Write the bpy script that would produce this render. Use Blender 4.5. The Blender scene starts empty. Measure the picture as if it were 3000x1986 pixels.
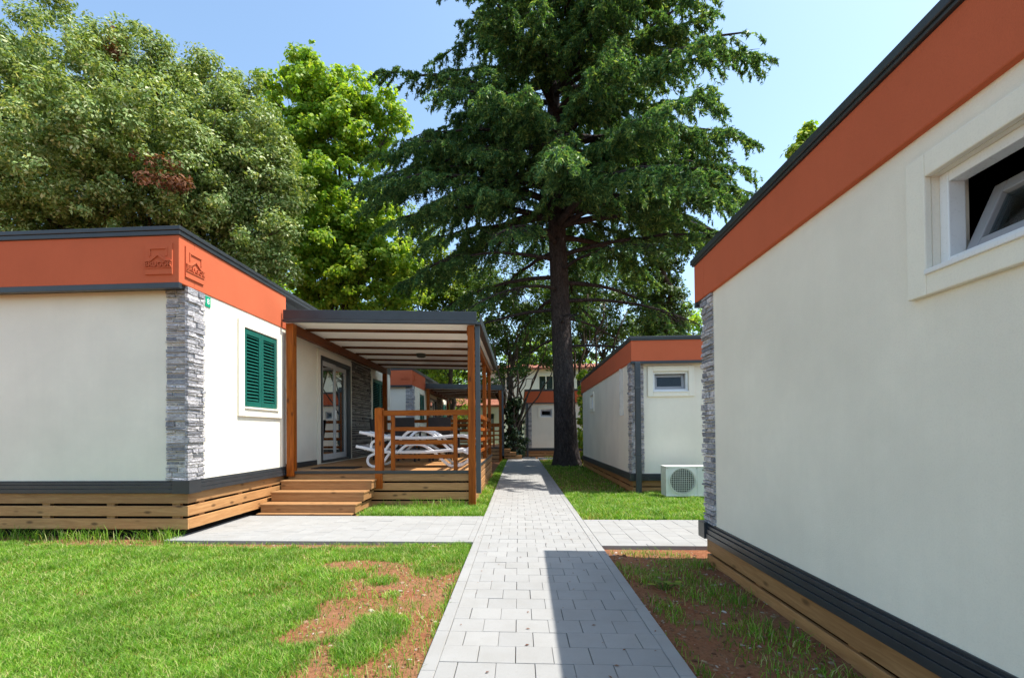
import bpy, math, random
import numpy as np
from mathutils import Vector, Matrix, noise as mnoise

random.seed(7)
SC = bpy.context.scene
COL = SC.collection
R = math.radians

# ------------------------------------------------------------------ materials
MATS = {}
def newmat(name):
    m = bpy.data.materials.new(name); m.use_nodes = True
    nt = m.node_tree; nt.nodes.clear()
    out = nt.nodes.new('ShaderNodeOutputMaterial')
    MATS[name] = m
    return m, nt, out
def nd(nt, typ, **kw):
    n = nt.nodes.new(typ)
    for k, v in kw.items():
        if k.startswith('i_'):
            key = k[2:].replace('_', ' ')
            n.inputs[key].default_value = v
        else:
            setattr(n, k, v)
    return n
def lk(nt, a, b): nt.links.new(a, b)
def ramp(nt, fac, stops, interp='LINEAR'):
    r = nt.nodes.new('ShaderNodeValToRGB'); r.color_ramp.interpolation = interp
    e = r.color_ramp.elements
    while len(e) < len(stops): e.new(0.5)
    for k, (p, c) in enumerate(stops):
        e[k].position = p
        e[k].color = (c[0], c[1], c[2], 1) if not isinstance(c, (int, float)) else (c, c, c, 1)
    lk(nt, fac, r.inputs['Fac']); return r.outputs['Color']
def coords(nt, scale=(1, 1, 1), kind='Object'):
    t = nt.nodes.new('ShaderNodeTexCoord')
    m = nt.nodes.new('ShaderNodeMapping'); m.inputs['Scale'].default_value = scale
    lk(nt, t.outputs[kind], m.inputs['Vector']); return m.outputs['Vector']
def noise(nt, vec, scale, detail=4, rough=0.55, dist=0.0):
    n = nt.nodes.new('ShaderNodeTexNoise')
    n.inputs['Scale'].default_value = scale; n.inputs['Detail'].default_value = detail
    n.inputs['Roughness'].default_value = rough; n.inputs['Distortion'].default_value = dist
    if vec is not None: lk(nt, vec, n.inputs['Vector'])
    return n.outputs['Fac']
def mixc(nt, fac, a, b, mode='MIX'):
    n = nt.nodes.new('ShaderNodeMix'); n.data_type = 'RGBA'; n.blend_type = mode
    for s, v in ((0, fac), (6, a), (7, b)):
        if isinstance(v, (int, float)): n.inputs[s].default_value = v
        elif isinstance(v, tuple): n.inputs[s].default_value = (v[0], v[1], v[2], 1)
        else: lk(nt, v, n.inputs[s])
    return n.outputs[2]
def bump(nt, h, strength, dist=0.01):
    b = nt.nodes.new('ShaderNodeBump'); b.inputs['Strength'].default_value = strength
    b.inputs['Distance'].default_value = dist
    lk(nt, h, b.inputs['Height']); return b.outputs['Normal']
def princ(nt, out, color, rough=0.6, normal=None, spec=0.5, metal=0.0):
    p = nt.nodes.new('ShaderNodeBsdfPrincipled')
    if isinstance(color, tuple): p.inputs['Base Color'].default_value = (*color, 1)
    else: lk(nt, color, p.inputs['Base Color'])
    if isinstance(rough, (int, float)): p.inputs['Roughness'].default_value = rough
    else: lk(nt, rough, p.inputs['Roughness'])
    p.inputs['Specular IOR Level'].default_value = spec
    p.inputs['Metallic'].default_value = metal
    if normal is not None: lk(nt, normal, p.inputs['Normal'])
    lk(nt, p.outputs['BSDF'], out.inputs['Surface'])
    return p
def rpi(nt):
    return nt.nodes.new('ShaderNodeNewGeometry').outputs['Random Per Island']

def plaster(name, c, var=0.06, grain=0.35):
    m, nt, out = newmat(name)
    v = coords(nt)
    n1 = noise(nt, v, 1.3, 5); n2 = noise(nt, v, 260, 2, 0.7); n3 = noise(nt, v, 14, 4)
    d = tuple(x * (1 - 2.2 * var) for x in c)
    col = ramp(nt, n1, [(0.3, d), (0.7, c)])
    col = mixc(nt, ramp(nt, n3, [(0.35, 0.0), (0.8, 0.25)]), col, tuple(x * 0.86 for x in c))
    streak = noise(nt, coords(nt, (7, 7, 0.35)), 1.0, 5, 0.65)
    col = mixc(nt, ramp(nt, streak, [(0.5, 0.0), (0.82, 0.22)]), col, tuple(x * 0.8 for x in c))
    n4 = noise(nt, v, 120, 3, 0.75)
    col = mixc(nt, ramp(nt, n4, [(0.36, 0.13), (0.52, 0.0)]), col, tuple(x * 0.62 for x in c))
    n2 = n4
    hh = nt.nodes.new('ShaderNodeMath'); hh.operation = 'MULTIPLY_ADD'
    lk(nt, n2, hh.inputs[0]); hh.inputs[1].default_value = 1.3; lk(nt, n3, hh.inputs[2])
    princ(nt, out, col, 0.9, bump(nt, hh.outputs[0], grain, 0.006), 0.2)
    return m
plaster('plaster_white', (0.865, 0.81, 0.68))
plaster('trim_white', (0.86, 0.815, 0.685), 0.03, 0.25)
plaster('plaster_orange', (0.55, 0.128, 0.056), 0.05, 0.35)
plaster('far_wall', (0.72, 0.70, 0.62), 0.05, 0.1)
plaster('ceiling_white', (0.90, 0.88, 0.83), 0.02, 0.05)

m = MATS['ceiling_white']; nt = m.node_tree
_p = [n for n in nt.nodes if n.type == 'BSDF_PRINCIPLED'][0]; _o = [n for n in nt.nodes if n.type == 'OUTPUT_MATERIAL'][0]
_t = nt.nodes.new('ShaderNodeBsdfTranslucent'); _t.inputs['Color'].default_value = (0.9, 0.87, 0.8, 1)
_m = nt.nodes.new('ShaderNodeMixShader'); _m.inputs[0].default_value = 0.11  # translucent share added to brighten the veranda ceiling
lk(nt, _p.outputs[0], _m.inputs[1]); lk(nt, _t.outputs[0], _m.inputs[2]); lk(nt, _m.outputs[0], _o.inputs['Surface'])

def flat(name, c, rough=0.5, spec=0.5, var=0.12, bmp=0.05, metal=0.0, scale=6):
    m, nt, out = newmat(name)
    v = coords(nt)
    n1 = noise(nt, v, scale, 6, 0.6); n2 = noise(nt, v, 90, 3)
    col = ramp(nt, n1, [(0.3, tuple(x * (1 - var) for x in c)), (0.7, tuple(min(1, x * (1 + var)) for x in c))])
    rr = ramp(nt, n2, [(0.3, rough * 0.85), (0.7, min(1, rough * 1.15))])
    princ(nt, out, col, rr, bump(nt, n2, bmp, 0.003), spec, metal)
    return m
flat('dark_metal', (0.030, 0.035, 0.040), 0.38, 0.5, 0.15, 0.03)
flat('downpipe', (0.040, 0.050, 0.058), 0.4, 0.5, 0.1, 0.03)
flat('shutter_green', (0.007, 0.105, 0.080), 0.35, 0.5, 0.1, 0.03)
flat('white_plastic', (0.80, 0.80, 0.82), 0.35, 0.5, 0.04, 0.02)
flat('pvc_white', (0.76, 0.77, 0.76), 0.3, 0.5, 0.04, 0.02)
flat('pvc_light', (0.46, 0.47, 0.47), 0.3, 0.5, 0.04, 0.02)
flat('pvc_grey', (0.30, 0.30, 0.31), 0.35, 0.5, 0.06, 0.02)
flat('ac_white', (0.66, 0.69, 0.64), 0.45, 0.5, 0.08, 0.03)
flat('ac_dark', (0.045, 0.05, 0.04), 0.6, 0.3, 0.25, 0.05)
flat('rattan', (0.022, 0.020, 0.022), 0.6, 0.4, 0.3, 0.3)
flat('rubber', (0.018, 0.018, 0.02), 0.85, 0.3, 0.2, 0.3)
flat('black_void', (0.012, 0.011, 0.010), 0.9, 0.1)  # near-black colour standing in for shade in hollows
flat('sign_green', (0.0, 0.30, 0.16), 0.4)
flat('badge_red', (0.5, 0.04, 0.03), 0.4)
flat('badge_grey', (0.22, 0.25, 0.20), 0.4)
flat('curtain', (0.11, 0.12, 0.14), 0.9, 0.1, 0.2, 0.1)
flat('room', (0.6, 0.58, 0.55), 0.9, 0.1)
flat('roof_grey', (0.20, 0.20, 0.20), 0.8, 0.3)
flat('concrete', (0.42, 0.41, 0.39), 0.9, 0.2, 0.12, 0.3, 0, 9)
flat('brick_tread', (0.30, 0.18, 0.12), 0.8, 0.3, 0.25, 0.2)

def wood(name, light, dark, axis, knots=True, rough=0.55, spec=0.35):
    m, nt, out = newmat(name)
    s = [9, 9, 9]; s[axis] = 0.7
    t = nt.nodes.new('ShaderNodeTexCoord')
    r = rpi(nt)
    off = nt.nodes.new('ShaderNodeVectorMath'); off.operation = 'ADD'
    mul = nt.nodes.new('ShaderNodeMath'); mul.operation = 'MULTIPLY'; lk(nt, r, mul.inputs[0]); mul.inputs[1].default_value = 37.0
    lk(nt, t.outputs['Object'], off.inputs[0]); lk(nt, mul.outputs[0], off.inputs[1])
    mp = nt.nodes.new('ShaderNodeMapping'); mp.inputs['Scale'].default_value = s; lk(nt, off.outputs[0], mp.inputs['Vector'])
    g1 = noise(nt, mp.outputs[0], 2.2, 6, 0.6, 1.2)
    g2 = noise(nt, mp.outputs[0], 11, 3, 0.6, 0.5)
    col = ramp(nt, g1, [(0.28, dark), (0.5, tuple((a + b) / 2 for a, b in zip(light, dark))), (0.72, light)])
    col = mixc(nt, ramp(nt, g2, [(0.35, 0.35), (0.65, 0.0)]), col, tuple(x * 0.7 for x in dark))
    tone = ramp(nt, r, [(0.0, (0.66, 0.66, 0.68)), (0.5, (0.95, 0.94, 0.93)), (1.0, (1.14, 1.10, 1.04))])
    col = mixc(nt, 1.0, col, tone, 'MULTIPLY')
    if knots:
        ks = [8, 8, 8]; ks[axis] = 3.2
        mp2 = nt.nodes.new('ShaderNodeMapping'); mp2.inputs['Scale'].default_value = ks; lk(nt, off.outputs[0], mp2.inputs['Vector'])
        vo = nt.nodes.new('ShaderNodeTexVoronoi'); vo.inputs['Scale'].default_value = 1.0; lk(nt, mp2.outputs[0], vo.inputs['Vector'])
        col = mixc(nt, ramp(nt, vo.outputs['Distance'], [(0.08, 0.85), (0.20, 0.0)]), col, tuple(x * 0.3 for x in dark))
    princ(nt, out, col, rough, bump(nt, g2, 0.25, 0.002), spec)
    return m
for ax, nm in enumerate('xyz'):
    wood('pine_' + nm, (0.54, 0.30, 0.128), (0.34, 0.165, 0.062), ax)
    wood('stain_' + nm, (0.46, 0.128, 0.010), (0.22, 0.046, 0.003), ax, True, 0.5, 0.18)
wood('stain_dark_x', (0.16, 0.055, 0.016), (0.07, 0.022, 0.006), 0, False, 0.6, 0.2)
wood('stain_dark_y', (0.22, 0.062, 0.012), (0.09, 0.022, 0.004), 1, True, 0.55, 0.2)  # stain with the shade of the wall-side beam put into its colour

# stone cladding
m, nt, out = newmat('ledge_stone')
v = coords(nt); r = rpi(nt)
c = ramp(nt, r, [(0.0, (0.24, 0.24, 0.265)), (0.35, (0.40, 0.39, 0.41)), (0.7, (0.55, 0.53, 0.545)), (1.0, (0.70, 0.66, 0.665))])
n1 = noise(nt, coords(nt, (1, 1, 2.2)), 22, 6, 0.65, 0.6); n2 = noise(nt, v, 75, 4, 0.7)
c = mixc(nt, ramp(nt, n1, [(0.33, 0.8), (0.58, 0.0)]), c, (0.12, 0.12, 0.135))
princ(nt, out, c, 0.85, bump(nt, n1, 0.9, 0.02), 0.25)
m, nt, out = newmat('ledge_stone_brown')
v = coords(nt); r = rpi(nt)
c = ramp(nt, r, [(0.0, (0.10, 0.09, 0.085)), (0.5, (0.17, 0.155, 0.14)), (1.0, (0.25, 0.22, 0.195))])
n1 = noise(nt, coords(nt, (1, 1, 2.2)), 22, 6, 0.65, 0.6)
c = mixc(nt, ramp(nt, n1, [(0.35, 0.7), (0.62, 0.0)]), c, (0.06, 0.055, 0.05))
princ(nt, out, c, 0.85, bump(nt, n1, 0.9, 0.02), 0.25)

# pavers
m, nt, out = newmat('paver')
v = coords(nt); r = rpi(nt)
c = ramp(nt, r, [(0.0, (0.288, 0.286, 0.278)), (0.5, (0.303, 0.300, 0.291)), (1.0, (0.318, 0.314, 0.303))])
n1 = noise(nt, v, 180, 3, 0.7); n2 = noise(nt, v, 3.5, 6, 0.6); n3 = noise(nt, v, 28, 5, 0.7)
c = mixc(nt, ramp(nt, n2, [(0.42, 0.0), (0.75, 0.5)]), c, (0.235, 0.225, 0.205))
c = mixc(nt, ramp(nt, n3, [(0.60, 0.0), (0.78, 0.35)]), c, (0.20, 0.19, 0.175))
c = mixc(nt, ramp(nt, n1, [(0.35, 0.35), (0.6, 0.0)]), c, (0.24, 0.235, 0.225))
princ(nt, out, c, 0.9, bump(nt, n1, 0.35, 0.004), 0.2)

# soil (red earth with chips) / far ground
m, nt, out = newmat('soil')
v = coords(nt)
n1 = noise(nt, v, 2.2, 6, 0.6); n2 = noise(nt, v, 38, 6, 0.7, 0.3); n3 = noise(nt, v, 120, 3, 0.7)
c = ramp(nt, n2, [(0.25, (0.10, 0.034, 0.017)), (0.5, (0.25, 0.095, 0.045)), (0.75, (0.37, 0.175, 0.095))])
c = mixc(nt, ramp(nt, n1, [(0.35, 0.0), (0.7, 0.5)]), c, (0.31, 0.19, 0.105))
c = mixc(nt, ramp(nt, n3, [(0.66, 0.0), (0.75, 0.55)]), c, (0.50, 0.43, 0.34))
vs = nt.nodes.new('ShaderNodeTexCoord'); sp = nt.nodes.new('ShaderNodeSeparateXYZ'); lk(nt, vs.outputs['Object'], sp.inputs[0])
far = nt.nodes.new('ShaderNodeMapRange'); far.inputs[1].default_value = 22; far.inputs[2].default_value = 40; lk(nt, sp.outputs['Y'], far.inputs[0])
gr = ramp(nt, n2, [(0.3, (0.05, 0.10, 0.02)), (0.7, (0.11, 0.17, 0.04))])
c = mixc(nt, far.outputs[0], c, gr)
hh = nt.nodes.new('ShaderNodeMath'); hh.operation = 'ADD'; lk(nt, n2, hh.inputs[0]); lk(nt, n3, hh.inputs[1])
princ(nt, out, c, 0.95, bump(nt, hh.outputs[0], 0.7, 0.02), 0.1)

def leafmat(name, stops, transl=0.35, rough=0.45, spec=0.35, tcol=None, var_scale=0.35, var_amt=0.4):
    m, nt, out = newmat(name)
    r = rpi(nt)
    c = ramp(nt, r, stops)
    n1 = noise(nt, coords(nt), var_scale, 3)
    c = mixc(nt, ramp(nt, n1, [(0.35, 0.0), (0.65, var_amt)]), c, tuple(x * 0.62 for x in stops[0][1]))
    p = nt.nodes.new('ShaderNodeBsdfPrincipled')
    lk(nt, c, p.inputs['Base Color']); p.inputs['Roughness'].default_value = rough
    p.inputs['Specular IOR Level'].default_value = spec
    t = nt.nodes.new('ShaderNodeBsdfTranslucent')
    tc = mixc(nt, 1.0, c, tcol or (1.5, 1.35, 0.5), 'MULTIPLY')
    lk(nt, tc, t.inputs['Color'])
    mx = nt.nodes.new('ShaderNodeMixShader'); mx.inputs[0].default_value = transl
    lk(nt, p.outputs[0], mx.inputs[1]); lk(nt, t.outputs[0], mx.inputs[2])
    lk(nt, mx.outputs[0], out.inputs['Surface'])
    return m
leafmat('leaf_oak', [(0.0, (0.08, 0.155, 0.035)), (0.5, (0.25, 0.37, 0.115)), (0.85, (0.46, 0.56, 0.24)), (1.0, (0.66, 0.69, 0.42))], 0.3, 0.5, 0.2)
leafmat('leaf_maple', [(0.0, (0.12, 0.27, 0.03)), (0.5, (0.29, 0.47, 0.05)), (1.0, (0.54, 0.63, 0.11))], 0.5, 0.5, 0.25)
leafmat('leaf_bright', [(0.0, (0.10, 0.20, 0.018)), (0.5, (0.20, 0.31, 0.03)), (1.0, (0.36, 0.43, 0.06))], 0.45, 0.5, 0.25)
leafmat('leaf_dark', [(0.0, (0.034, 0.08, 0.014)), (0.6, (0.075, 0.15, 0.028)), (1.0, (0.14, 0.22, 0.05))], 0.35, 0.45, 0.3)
leafmat('needle', [(0.0, (0.03, 0.10, 0.045)), (0.5, (0.085, 0.205, 0.075)), (0.85, (0.19, 0.34, 0.105)), (1.0, (0.36, 0.49, 0.16))], 0.35, 0.5, 0.2, None, 0.5, 0.25)
leafmat('leaf_ivy', [(0.0, (0.016, 0.038, 0.012)), (0.6, (0.032, 0.066, 0.02)), (1.0, (0.065, 0.105, 0.035))], 0.2, 0.35, 0.4)
leafmat('leaf_dead', [(0.0, (0.12, 0.05, 0.03)), (0.6, (0.22, 0.10, 0.06)), (1.0, (0.32, 0.17, 0.10))], 0.2, 0.7, 0.1)
leafmat('grass_blade', [(0.0, (0.06, 0.18, 0.012)), (0.40, (0.15, 0.35, 0.02)), (0.76, (0.28, 0.48, 0.05)), (0.87, (0.48, 0.54, 0.17)), (1.0, (0.66, 0.58, 0.30))], 0.4, 0.5, 0.25, (1.3, 1.3, 0.5), 2.2, 0.42)
leafmat('chips', [(0.0, (0.12, 0.055, 0.03)), (0.6, (0.26, 0.155, 0.09)), (0.88, (0.40, 0.30, 0.20)), (1.0, (0.58, 0.53, 0.46))], 0.0, 0.9, 0.1)
m, nt, out = newmat('bark')
v = coords(nt, (1, 1, 0.35))
n1 = noise(nt, v, 9, 7, 0.7, 0.5); n2 = noise(nt, coords(nt), 40, 4, 0.7)
vo = nt.nodes.new('ShaderNodeTexVoronoi'); vo.inputs['Scale'].default_value = 16; vo.feature = 'DISTANCE_TO_EDGE'; lk(nt, v, vo.inputs['Vector'])
c = ramp(nt, n1, [(0.3, (0.028, 0.022, 0.022)), (0.6, (0.075, 0.06, 0.055)), (0.8, (0.13, 0.11, 0.10))])
c = mixc(nt, ramp(nt, vo.outputs['Distance'], [(0.0, 0.7), (0.12, 0.0)]), c, (0.018, 0.015, 0.015))
hh = nt.nodes.new('ShaderNodeMath'); hh.operation = 'ADD'; lk(nt, n1, hh.inputs[0]); lk(nt, vo.outputs['Distance'], hh.inputs[1])
princ(nt, out, c, 0.95, bump(nt, hh.outputs[0], 1.0, 0.05), 0.1)
m, nt, out = newmat('twig_bark')
c = ramp(nt, noise(nt, coords(nt), 12, 4), [(0.3, (0.035, 0.026, 0.02)), (0.7, (0.10, 0.078, 0.06))])
princ(nt, out, c, 0.9, None, 0.1)
m, nt, out = newmat('roof_tile')
v = coords(nt)
wv = nt.nodes.new('ShaderNodeTexWave'); wv.inputs['Scale'].default_value = 5; wv.inputs['Distortion'].default_value = 0.6; lk(nt, v, wv.inputs['Vector'])
c = ramp(nt, noise(nt, v, 6, 5), [(0.3, (0.30, 0.10, 0.06)), (0.7, (0.46, 0.19, 0.12))])
princ(nt, out, c, 0.85, bump(nt, wv.outputs['Fac'], 0.8, 0.05), 0.2)
# glass: clear thin pane
m, nt, out = newmat('glass')
fr = nt.nodes.new('ShaderNodeFresnel'); fr.inputs['IOR'].default_value = 1.5
tr = nt.nodes.new('ShaderNodeBsdfTransparent'); tr.inputs['Color'].default_value = (0.62, 0.68, 0.68, 1)
gl = nt.nodes.new('ShaderNodeBsdfGlossy'); gl.inputs['Roughness'].default_value = 0.015
ad = nt.nodes.new('ShaderNodeMath'); ad.operation = 'MULTIPLY_ADD'; ad.use_clamp = True
lk(nt, fr.outputs[0], ad.inputs[0]); ad.inputs[1].default_value = 0.8; ad.inputs[2].default_value = 0.0
mx = nt.nodes.new('ShaderNodeMixShader'); lk(nt, ad.outputs[0], mx.inputs[0]); lk(nt, tr.outputs[0], mx.inputs[1]); lk(nt, gl.outputs[0], mx.inputs[2])
lk(nt, mx.outputs[0], out.inputs['Surface'])

# ------------------------------------------------------------------ mesh helpers
ORG = {}
def tag(o, label=None, cat=None, group=None, kind=None):
    if label: o['label'] = label
    if cat: o['category'] = cat
    if group: o['group'] = group
    if kind: o['kind'] = kind
    return o
def thing(name, label, cat, loc=(0, 0, 0), rz=0.0, group=None):
    o = bpy.data.objects.new(name, None); COL.objects.link(o)
    o.empty_display_size = 0.2
    o.location = loc; o.rotation_euler = (0, 0, rz)
    ORG[o.name] = Vector(loc)
    return tag(o, label, cat, group)
def copy_tree(o, parent=None):
    c = o.copy(); COL.objects.link(c); c.parent = parent
    for ch in list(o.children): copy_tree(ch, c)
    return c

class MB:
    def __init__(s, T=None):
        s.v = []; s.f = []; s.T = T
    def add(s, vs, fs):
        n = len(s.v)
        if s.T is not None: vs = [s.T @ Vector(p) for p in vs]
        s.v += [tuple(p) for p in vs]
        s.f += [tuple(i + n for i in f) for f in fs]
        return s
    def box(s, x0, x1, y0, y1, z0, z1):
        vs = [(x0, y0, z0), (x1, y0, z0), (x1, y1, z0), (x0, y1, z0), (x0, y0, z1), (x1, y0, z1), (x1, y1, z1), (x0, y1, z1)]
        return s.add(vs, [(0, 3, 2, 1), (4, 5, 6, 7), (0, 1, 5, 4), (1, 2, 6, 5), (2, 3, 7, 6), (3, 0, 4, 7)])
    def hexa(s, lo, hi):
        return s.add(list(lo) + list(hi), [(0, 3, 2, 1), (4, 5, 6, 7), (0, 1, 5, 4), (1, 2, 6, 5), (2, 3, 7, 6), (3, 0, 4, 7)])
    def bar(s, a, b, w, h, up=(0, 0, 1)):
        a = Vector(a); b = Vector(b); d = (b - a).normalized(); u = Vector(up)
        sd = d.cross(u).normalized(); u = sd.cross(d).normalized()
        q = [sd * (w / 2 * i) + u * (h / 2 * j) for i, j in ((-1, -1), (1, -1), (1, 1), (-1, 1))]
        return s.add([a + k for k in q] + [b + k for k in q], [(0, 1, 2, 3), (7, 6, 5, 4), (0, 4, 5, 1), (1, 5, 6, 2), (2, 6, 7, 3), (3, 7, 4, 0)])
    def tube(s, pts, rad, n=8, cap=True):
        pts = [Vector(p) for p in pts]
        if isinstance(rad, (int, float)): rad = [rad] * len(pts)
        rings = []; prev = None
        for i, p in enumerate(pts):
            d = (pts[min(i + 1, len(pts) - 1)] - pts[max(i - 1, 0)]).normalized()
            if prev is None:
                a = Vector((1, 0, 0)) if abs(d.x) < 0.8 else Vector((0, 1, 0))
                prev = (a - d * a.dot(d)).normalized()
            else:
                prev = (prev - d * prev.dot(d)).normalized()
            b = d.cross(prev)
            rings.append([p + (prev * math.cos(2 * math.pi * k / n) + b * math.sin(2 * math.pi * k / n)) * rad[i] for k in range(n)])
        vs = [q for r_ in rings for q in r_]; fs = []
        for i in range(len(pts) - 1):
            for k in range(n):
                a0 = i * n + k; a1 = i * n + (k + 1) % n
                fs.append((a0, a1, a1 + n, a0 + n))
        if cap:
            fs.append(tuple(range(n - 1, -1, -1))); m_ = (len(pts) - 1) * n
            fs.append(tuple(range(m_, m_ + n)))
        return s.add(vs, fs)
    def sweep(s, pts, w, h, side):
        """rectangular bar along pts lying in a plane whose normal is side; w across side, h in plane"""
        pts = [Vector(p) for p in pts]; side = Vector(side).normalized(); vs = []; fs = []
        for i, p in enumerate(pts):
            d = (pts[min(i + 1, len(pts) - 1)] - pts[max(i - 1, 0)]).normalized()
            u = side.cross(d).normalized()
            vs += [p - side * w / 2 - u * h / 2, p + side * w / 2 - u * h / 2, p + side * w / 2 + u * h / 2, p - side * w / 2 + u * h / 2]
        for i in range(len(pts) - 1):
            for k in range(4):
                a0 = i * 4 + k; a1 = i * 4 + (k + 1) % 4
                fs.append((a0, a1, a1 + 4, a0 + 4))
        m_ = (len(pts) - 1) * 4
        fs += [(3, 2, 1, 0), (m_, m_ + 1, m_ + 2, m_ + 3)]
        return s.add(vs, fs)
    def panel(s, p0, du, W, z0, z1, nrm, t, holes=()):
        """upright wall sheet with rectangular openings; p0 outer start, du along, nrm outward"""
        p0 = Vector(p0); du = Vector(du); nrm = Vector(nrm)
        us = sorted({0.0, W, *[h[0] for h in holes], *[h[1] for h in holes]})
        zs = sorted({z0, z1, *[h[2] for h in holes], *[h[3] for h in holes]})
        def inh(u, z): return any(h[0] < u < h[1] and h[2] < z < h[3] for h in holes)
        for off, flip in ((0.0, False), (t, True)):
            for a, b in zip(us, us[1:]):
                for c, d in zip(zs, zs[1:]):
                    if inh((a + b) / 2, (c + d) / 2): continue
                    q = []
                    for u, z in ((a, c), (b, c), (b, d), (a, d)):
                        w = p0 + du * u - nrm * off; q.append((w.x, w.y, z))
                    s.add(q[::-1] if flip else q, [(0, 1, 2, 3)])
        for h in holes:
            def P_(u, z, o):
                w = p0 + du * u - nrm * o; return (w.x, w.y, z)
            for (ua, za), (ub, zb) in (((h[0], h[2]), (h[1], h[2])), ((h[1], h[2]), (h[1], h[3])), ((h[1], h[3]), (h[0], h[3])), ((h[0], h[3]), (h[0], h[2]))):
                s.add([P_(ua, za, 0), P_(ub, zb, 0), P_(ub, zb, t), P_(ua, za, t)], [(0, 1, 2, 3)])
        return s
    def build(s, name, mat, parent=None, bevel=0.0, smooth=False, seg=2):
        me = bpy.data.meshes.new(name)
        o = bpy.data.objects.new(name, me); COL.objects.link(o)
        org = Vector((0, 0, 0))
        if parent is not None:
            org = ORG.get(parent.name, org); ORG[o.name] = org; o.parent = parent
        me.from_pydata([tuple(Vector(p) - org) for p in s.v], [], s.f)
        me.materials.append(MATS[mat])
        if smooth:
            me.polygons.foreach_set('use_smooth', [True] * len(me.polygons))
        me.update()
        if bevel:
            b = o.modifiers.new('bevel', 'BEVEL'); b.width = bevel; b.segments = seg; b.limit_method = 'ANGLE'; b.angle_limit = R(40)
            b.harden_normals = False
        return o

def solo(o, loc):
    """make a top-level mesh sit at its own base point"""
    loc = Vector(loc)
    o.data.transform(Matrix.Translation(-loc)); o.location = loc
    return o

def mesh_np(name, verts, quads=None, tris=None, mat=None, parent=None, flat_=False):
    me = bpy.data.meshes.new(name)
    verts = np.asarray(verts, dtype=np.float32)
    o = bpy.data.objects.new(name, me); COL.objects.link(o)
    if parent is not None:
        org = ORG.get(parent.name, Vector((0, 0, 0))); ORG[o.name] = org; o.parent = parent
        verts = verts - np.array(org, dtype=np.float32)
    me.vertices.add(len(verts)); me.vertices.foreach_set('co', verts.ravel())
    loops = []; starts = []; n = 0
    if quads is not None and len(quads):
        q = np.asarray(quads, dtype=np.int32); loops.append(q.ravel()); starts.append(n + np.arange(len(q)) * 4); n += q.size
    if tris is not None and len(tris):
        q = np.asarray(tris, dtype=np.int32); loops.append(q.ravel()); starts.append(n + np.arange(len(q)) * 3); n += q.size
    loops = np.concatenate(loops); starts = np.concatenate(starts).astype(np.int32)
    me.loops.add(len(loops)); me.loops.foreach_set('vertex_index', loops)
    me.polygons.add(len(starts)); me.polygons.foreach_set('loop_start', starts)
    me.polygons.foreach_set('use_smooth', [not flat_] * len(starts))
    me.update(calc_edges=True)
    if mat: me.materials.append(MATS[mat])
    return o

def catmull(pts, k=6):
    pts = [Vector(p) for p in pts]; out = []
    for i in range(len(pts) - 1):
        p0 = pts[max(i - 1, 0)]; p1 = pts[i]; p2 = pts[i + 1]; p3 = pts[min(i + 2, len(pts) - 1)]
        for j in range(k):
            t = j / k
            out.append(0.5 * ((2 * p1) + (p2 - p0) * t + (2 * p0 - 5 * p1 + 4 * p2 - p3) * t * t + (3 * p1 - p0 - 3 * p2 + p3) * t ** 3))
    out.append(pts[-1]); return out

def text_geo(s, size, ext):
    cu = bpy.data.curves.new('t', 'FONT'); cu.body = s; cu.size = size; cu.extrude = ext
    cu.align_x = 'CENTER'; cu.align_y = 'CENTER'; cu.resolution_u = 3
    o = bpy.data.objects.new('t', cu); COL.objects.link(o)
    dg = bpy.context.evaluated_depsgraph_get(); dg.update()
    me = bpy.data.meshes.new_from_object(o.evaluated_get(dg))
    vs = [tuple(v.co) for v in me.vertices]; fs = [tuple(p.vertices) for p in me.polygons]
    bpy.data.objects.remove(o); bpy.data.curves.remove(cu); bpy.data.meshes.remove(me)
    return vs, fs

def frame_T(origin, a, n):
    """local (along a, out n, up z) -> world"""
    a = Vector(a); n = Vector(n); o = Vector(origin)
    M = Matrix(((a.x, n.x, 0, o.x), (a.y, n.y, 0, o.y), (a.z, n.z, 1, o.z), (0, 0, 0, 1)))
    return M
# ------------------------------------------------------------------ building parts
def ledge(mb, T, a0, a1, z0, z1, seed, wrap0=False, lmin=0.09, lmax=0.30):
    """dry ledge stones on a wall plane"""
    rr = random.Random(seed); old = mb.T; mb.T = T
    z = z0
    while z < z1 - 0.004:
        h = min(rr.choice((0.022, 0.028, 0.035, 0.045, 0.055, 0.07)), z1 - z)
        if z1 - z - h < 0.02: h = z1 - z
        a = a0
        while a < a1 - 0.004:
            l = min(rr.uniform(lmin, lmax), a1 - a)
            if a1 - a - l < 0.05: l = a1 - a
            p = rr.uniform(0.008, 0.032)
            g = 0.0025
            j = [rr.uniform(-0.007, 0.007) for _ in range(4)]
            lo = (a + g, -0.02, z + g); 
            x0, x1, y0, y1 = a + g, a + l - g, z + g, z + h - g
            mb.hexa([(x0, -0.02, y0), (x1, -0.02, y0), (x1, -0.02, y1), (x0, -0.02, y1)],
                    [(x0 + 0.003, p + j[0], y0 + 0.003), (x1 - 0.003, p + j[1], y0 + 0.003), (x1 - 0.003, p + j[2], y1 - 0.004), (x0 + 0.003, p + j[3], y1 - 0.004)])
            a += l
        z += h
    mb.T = old
    return mb

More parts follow.
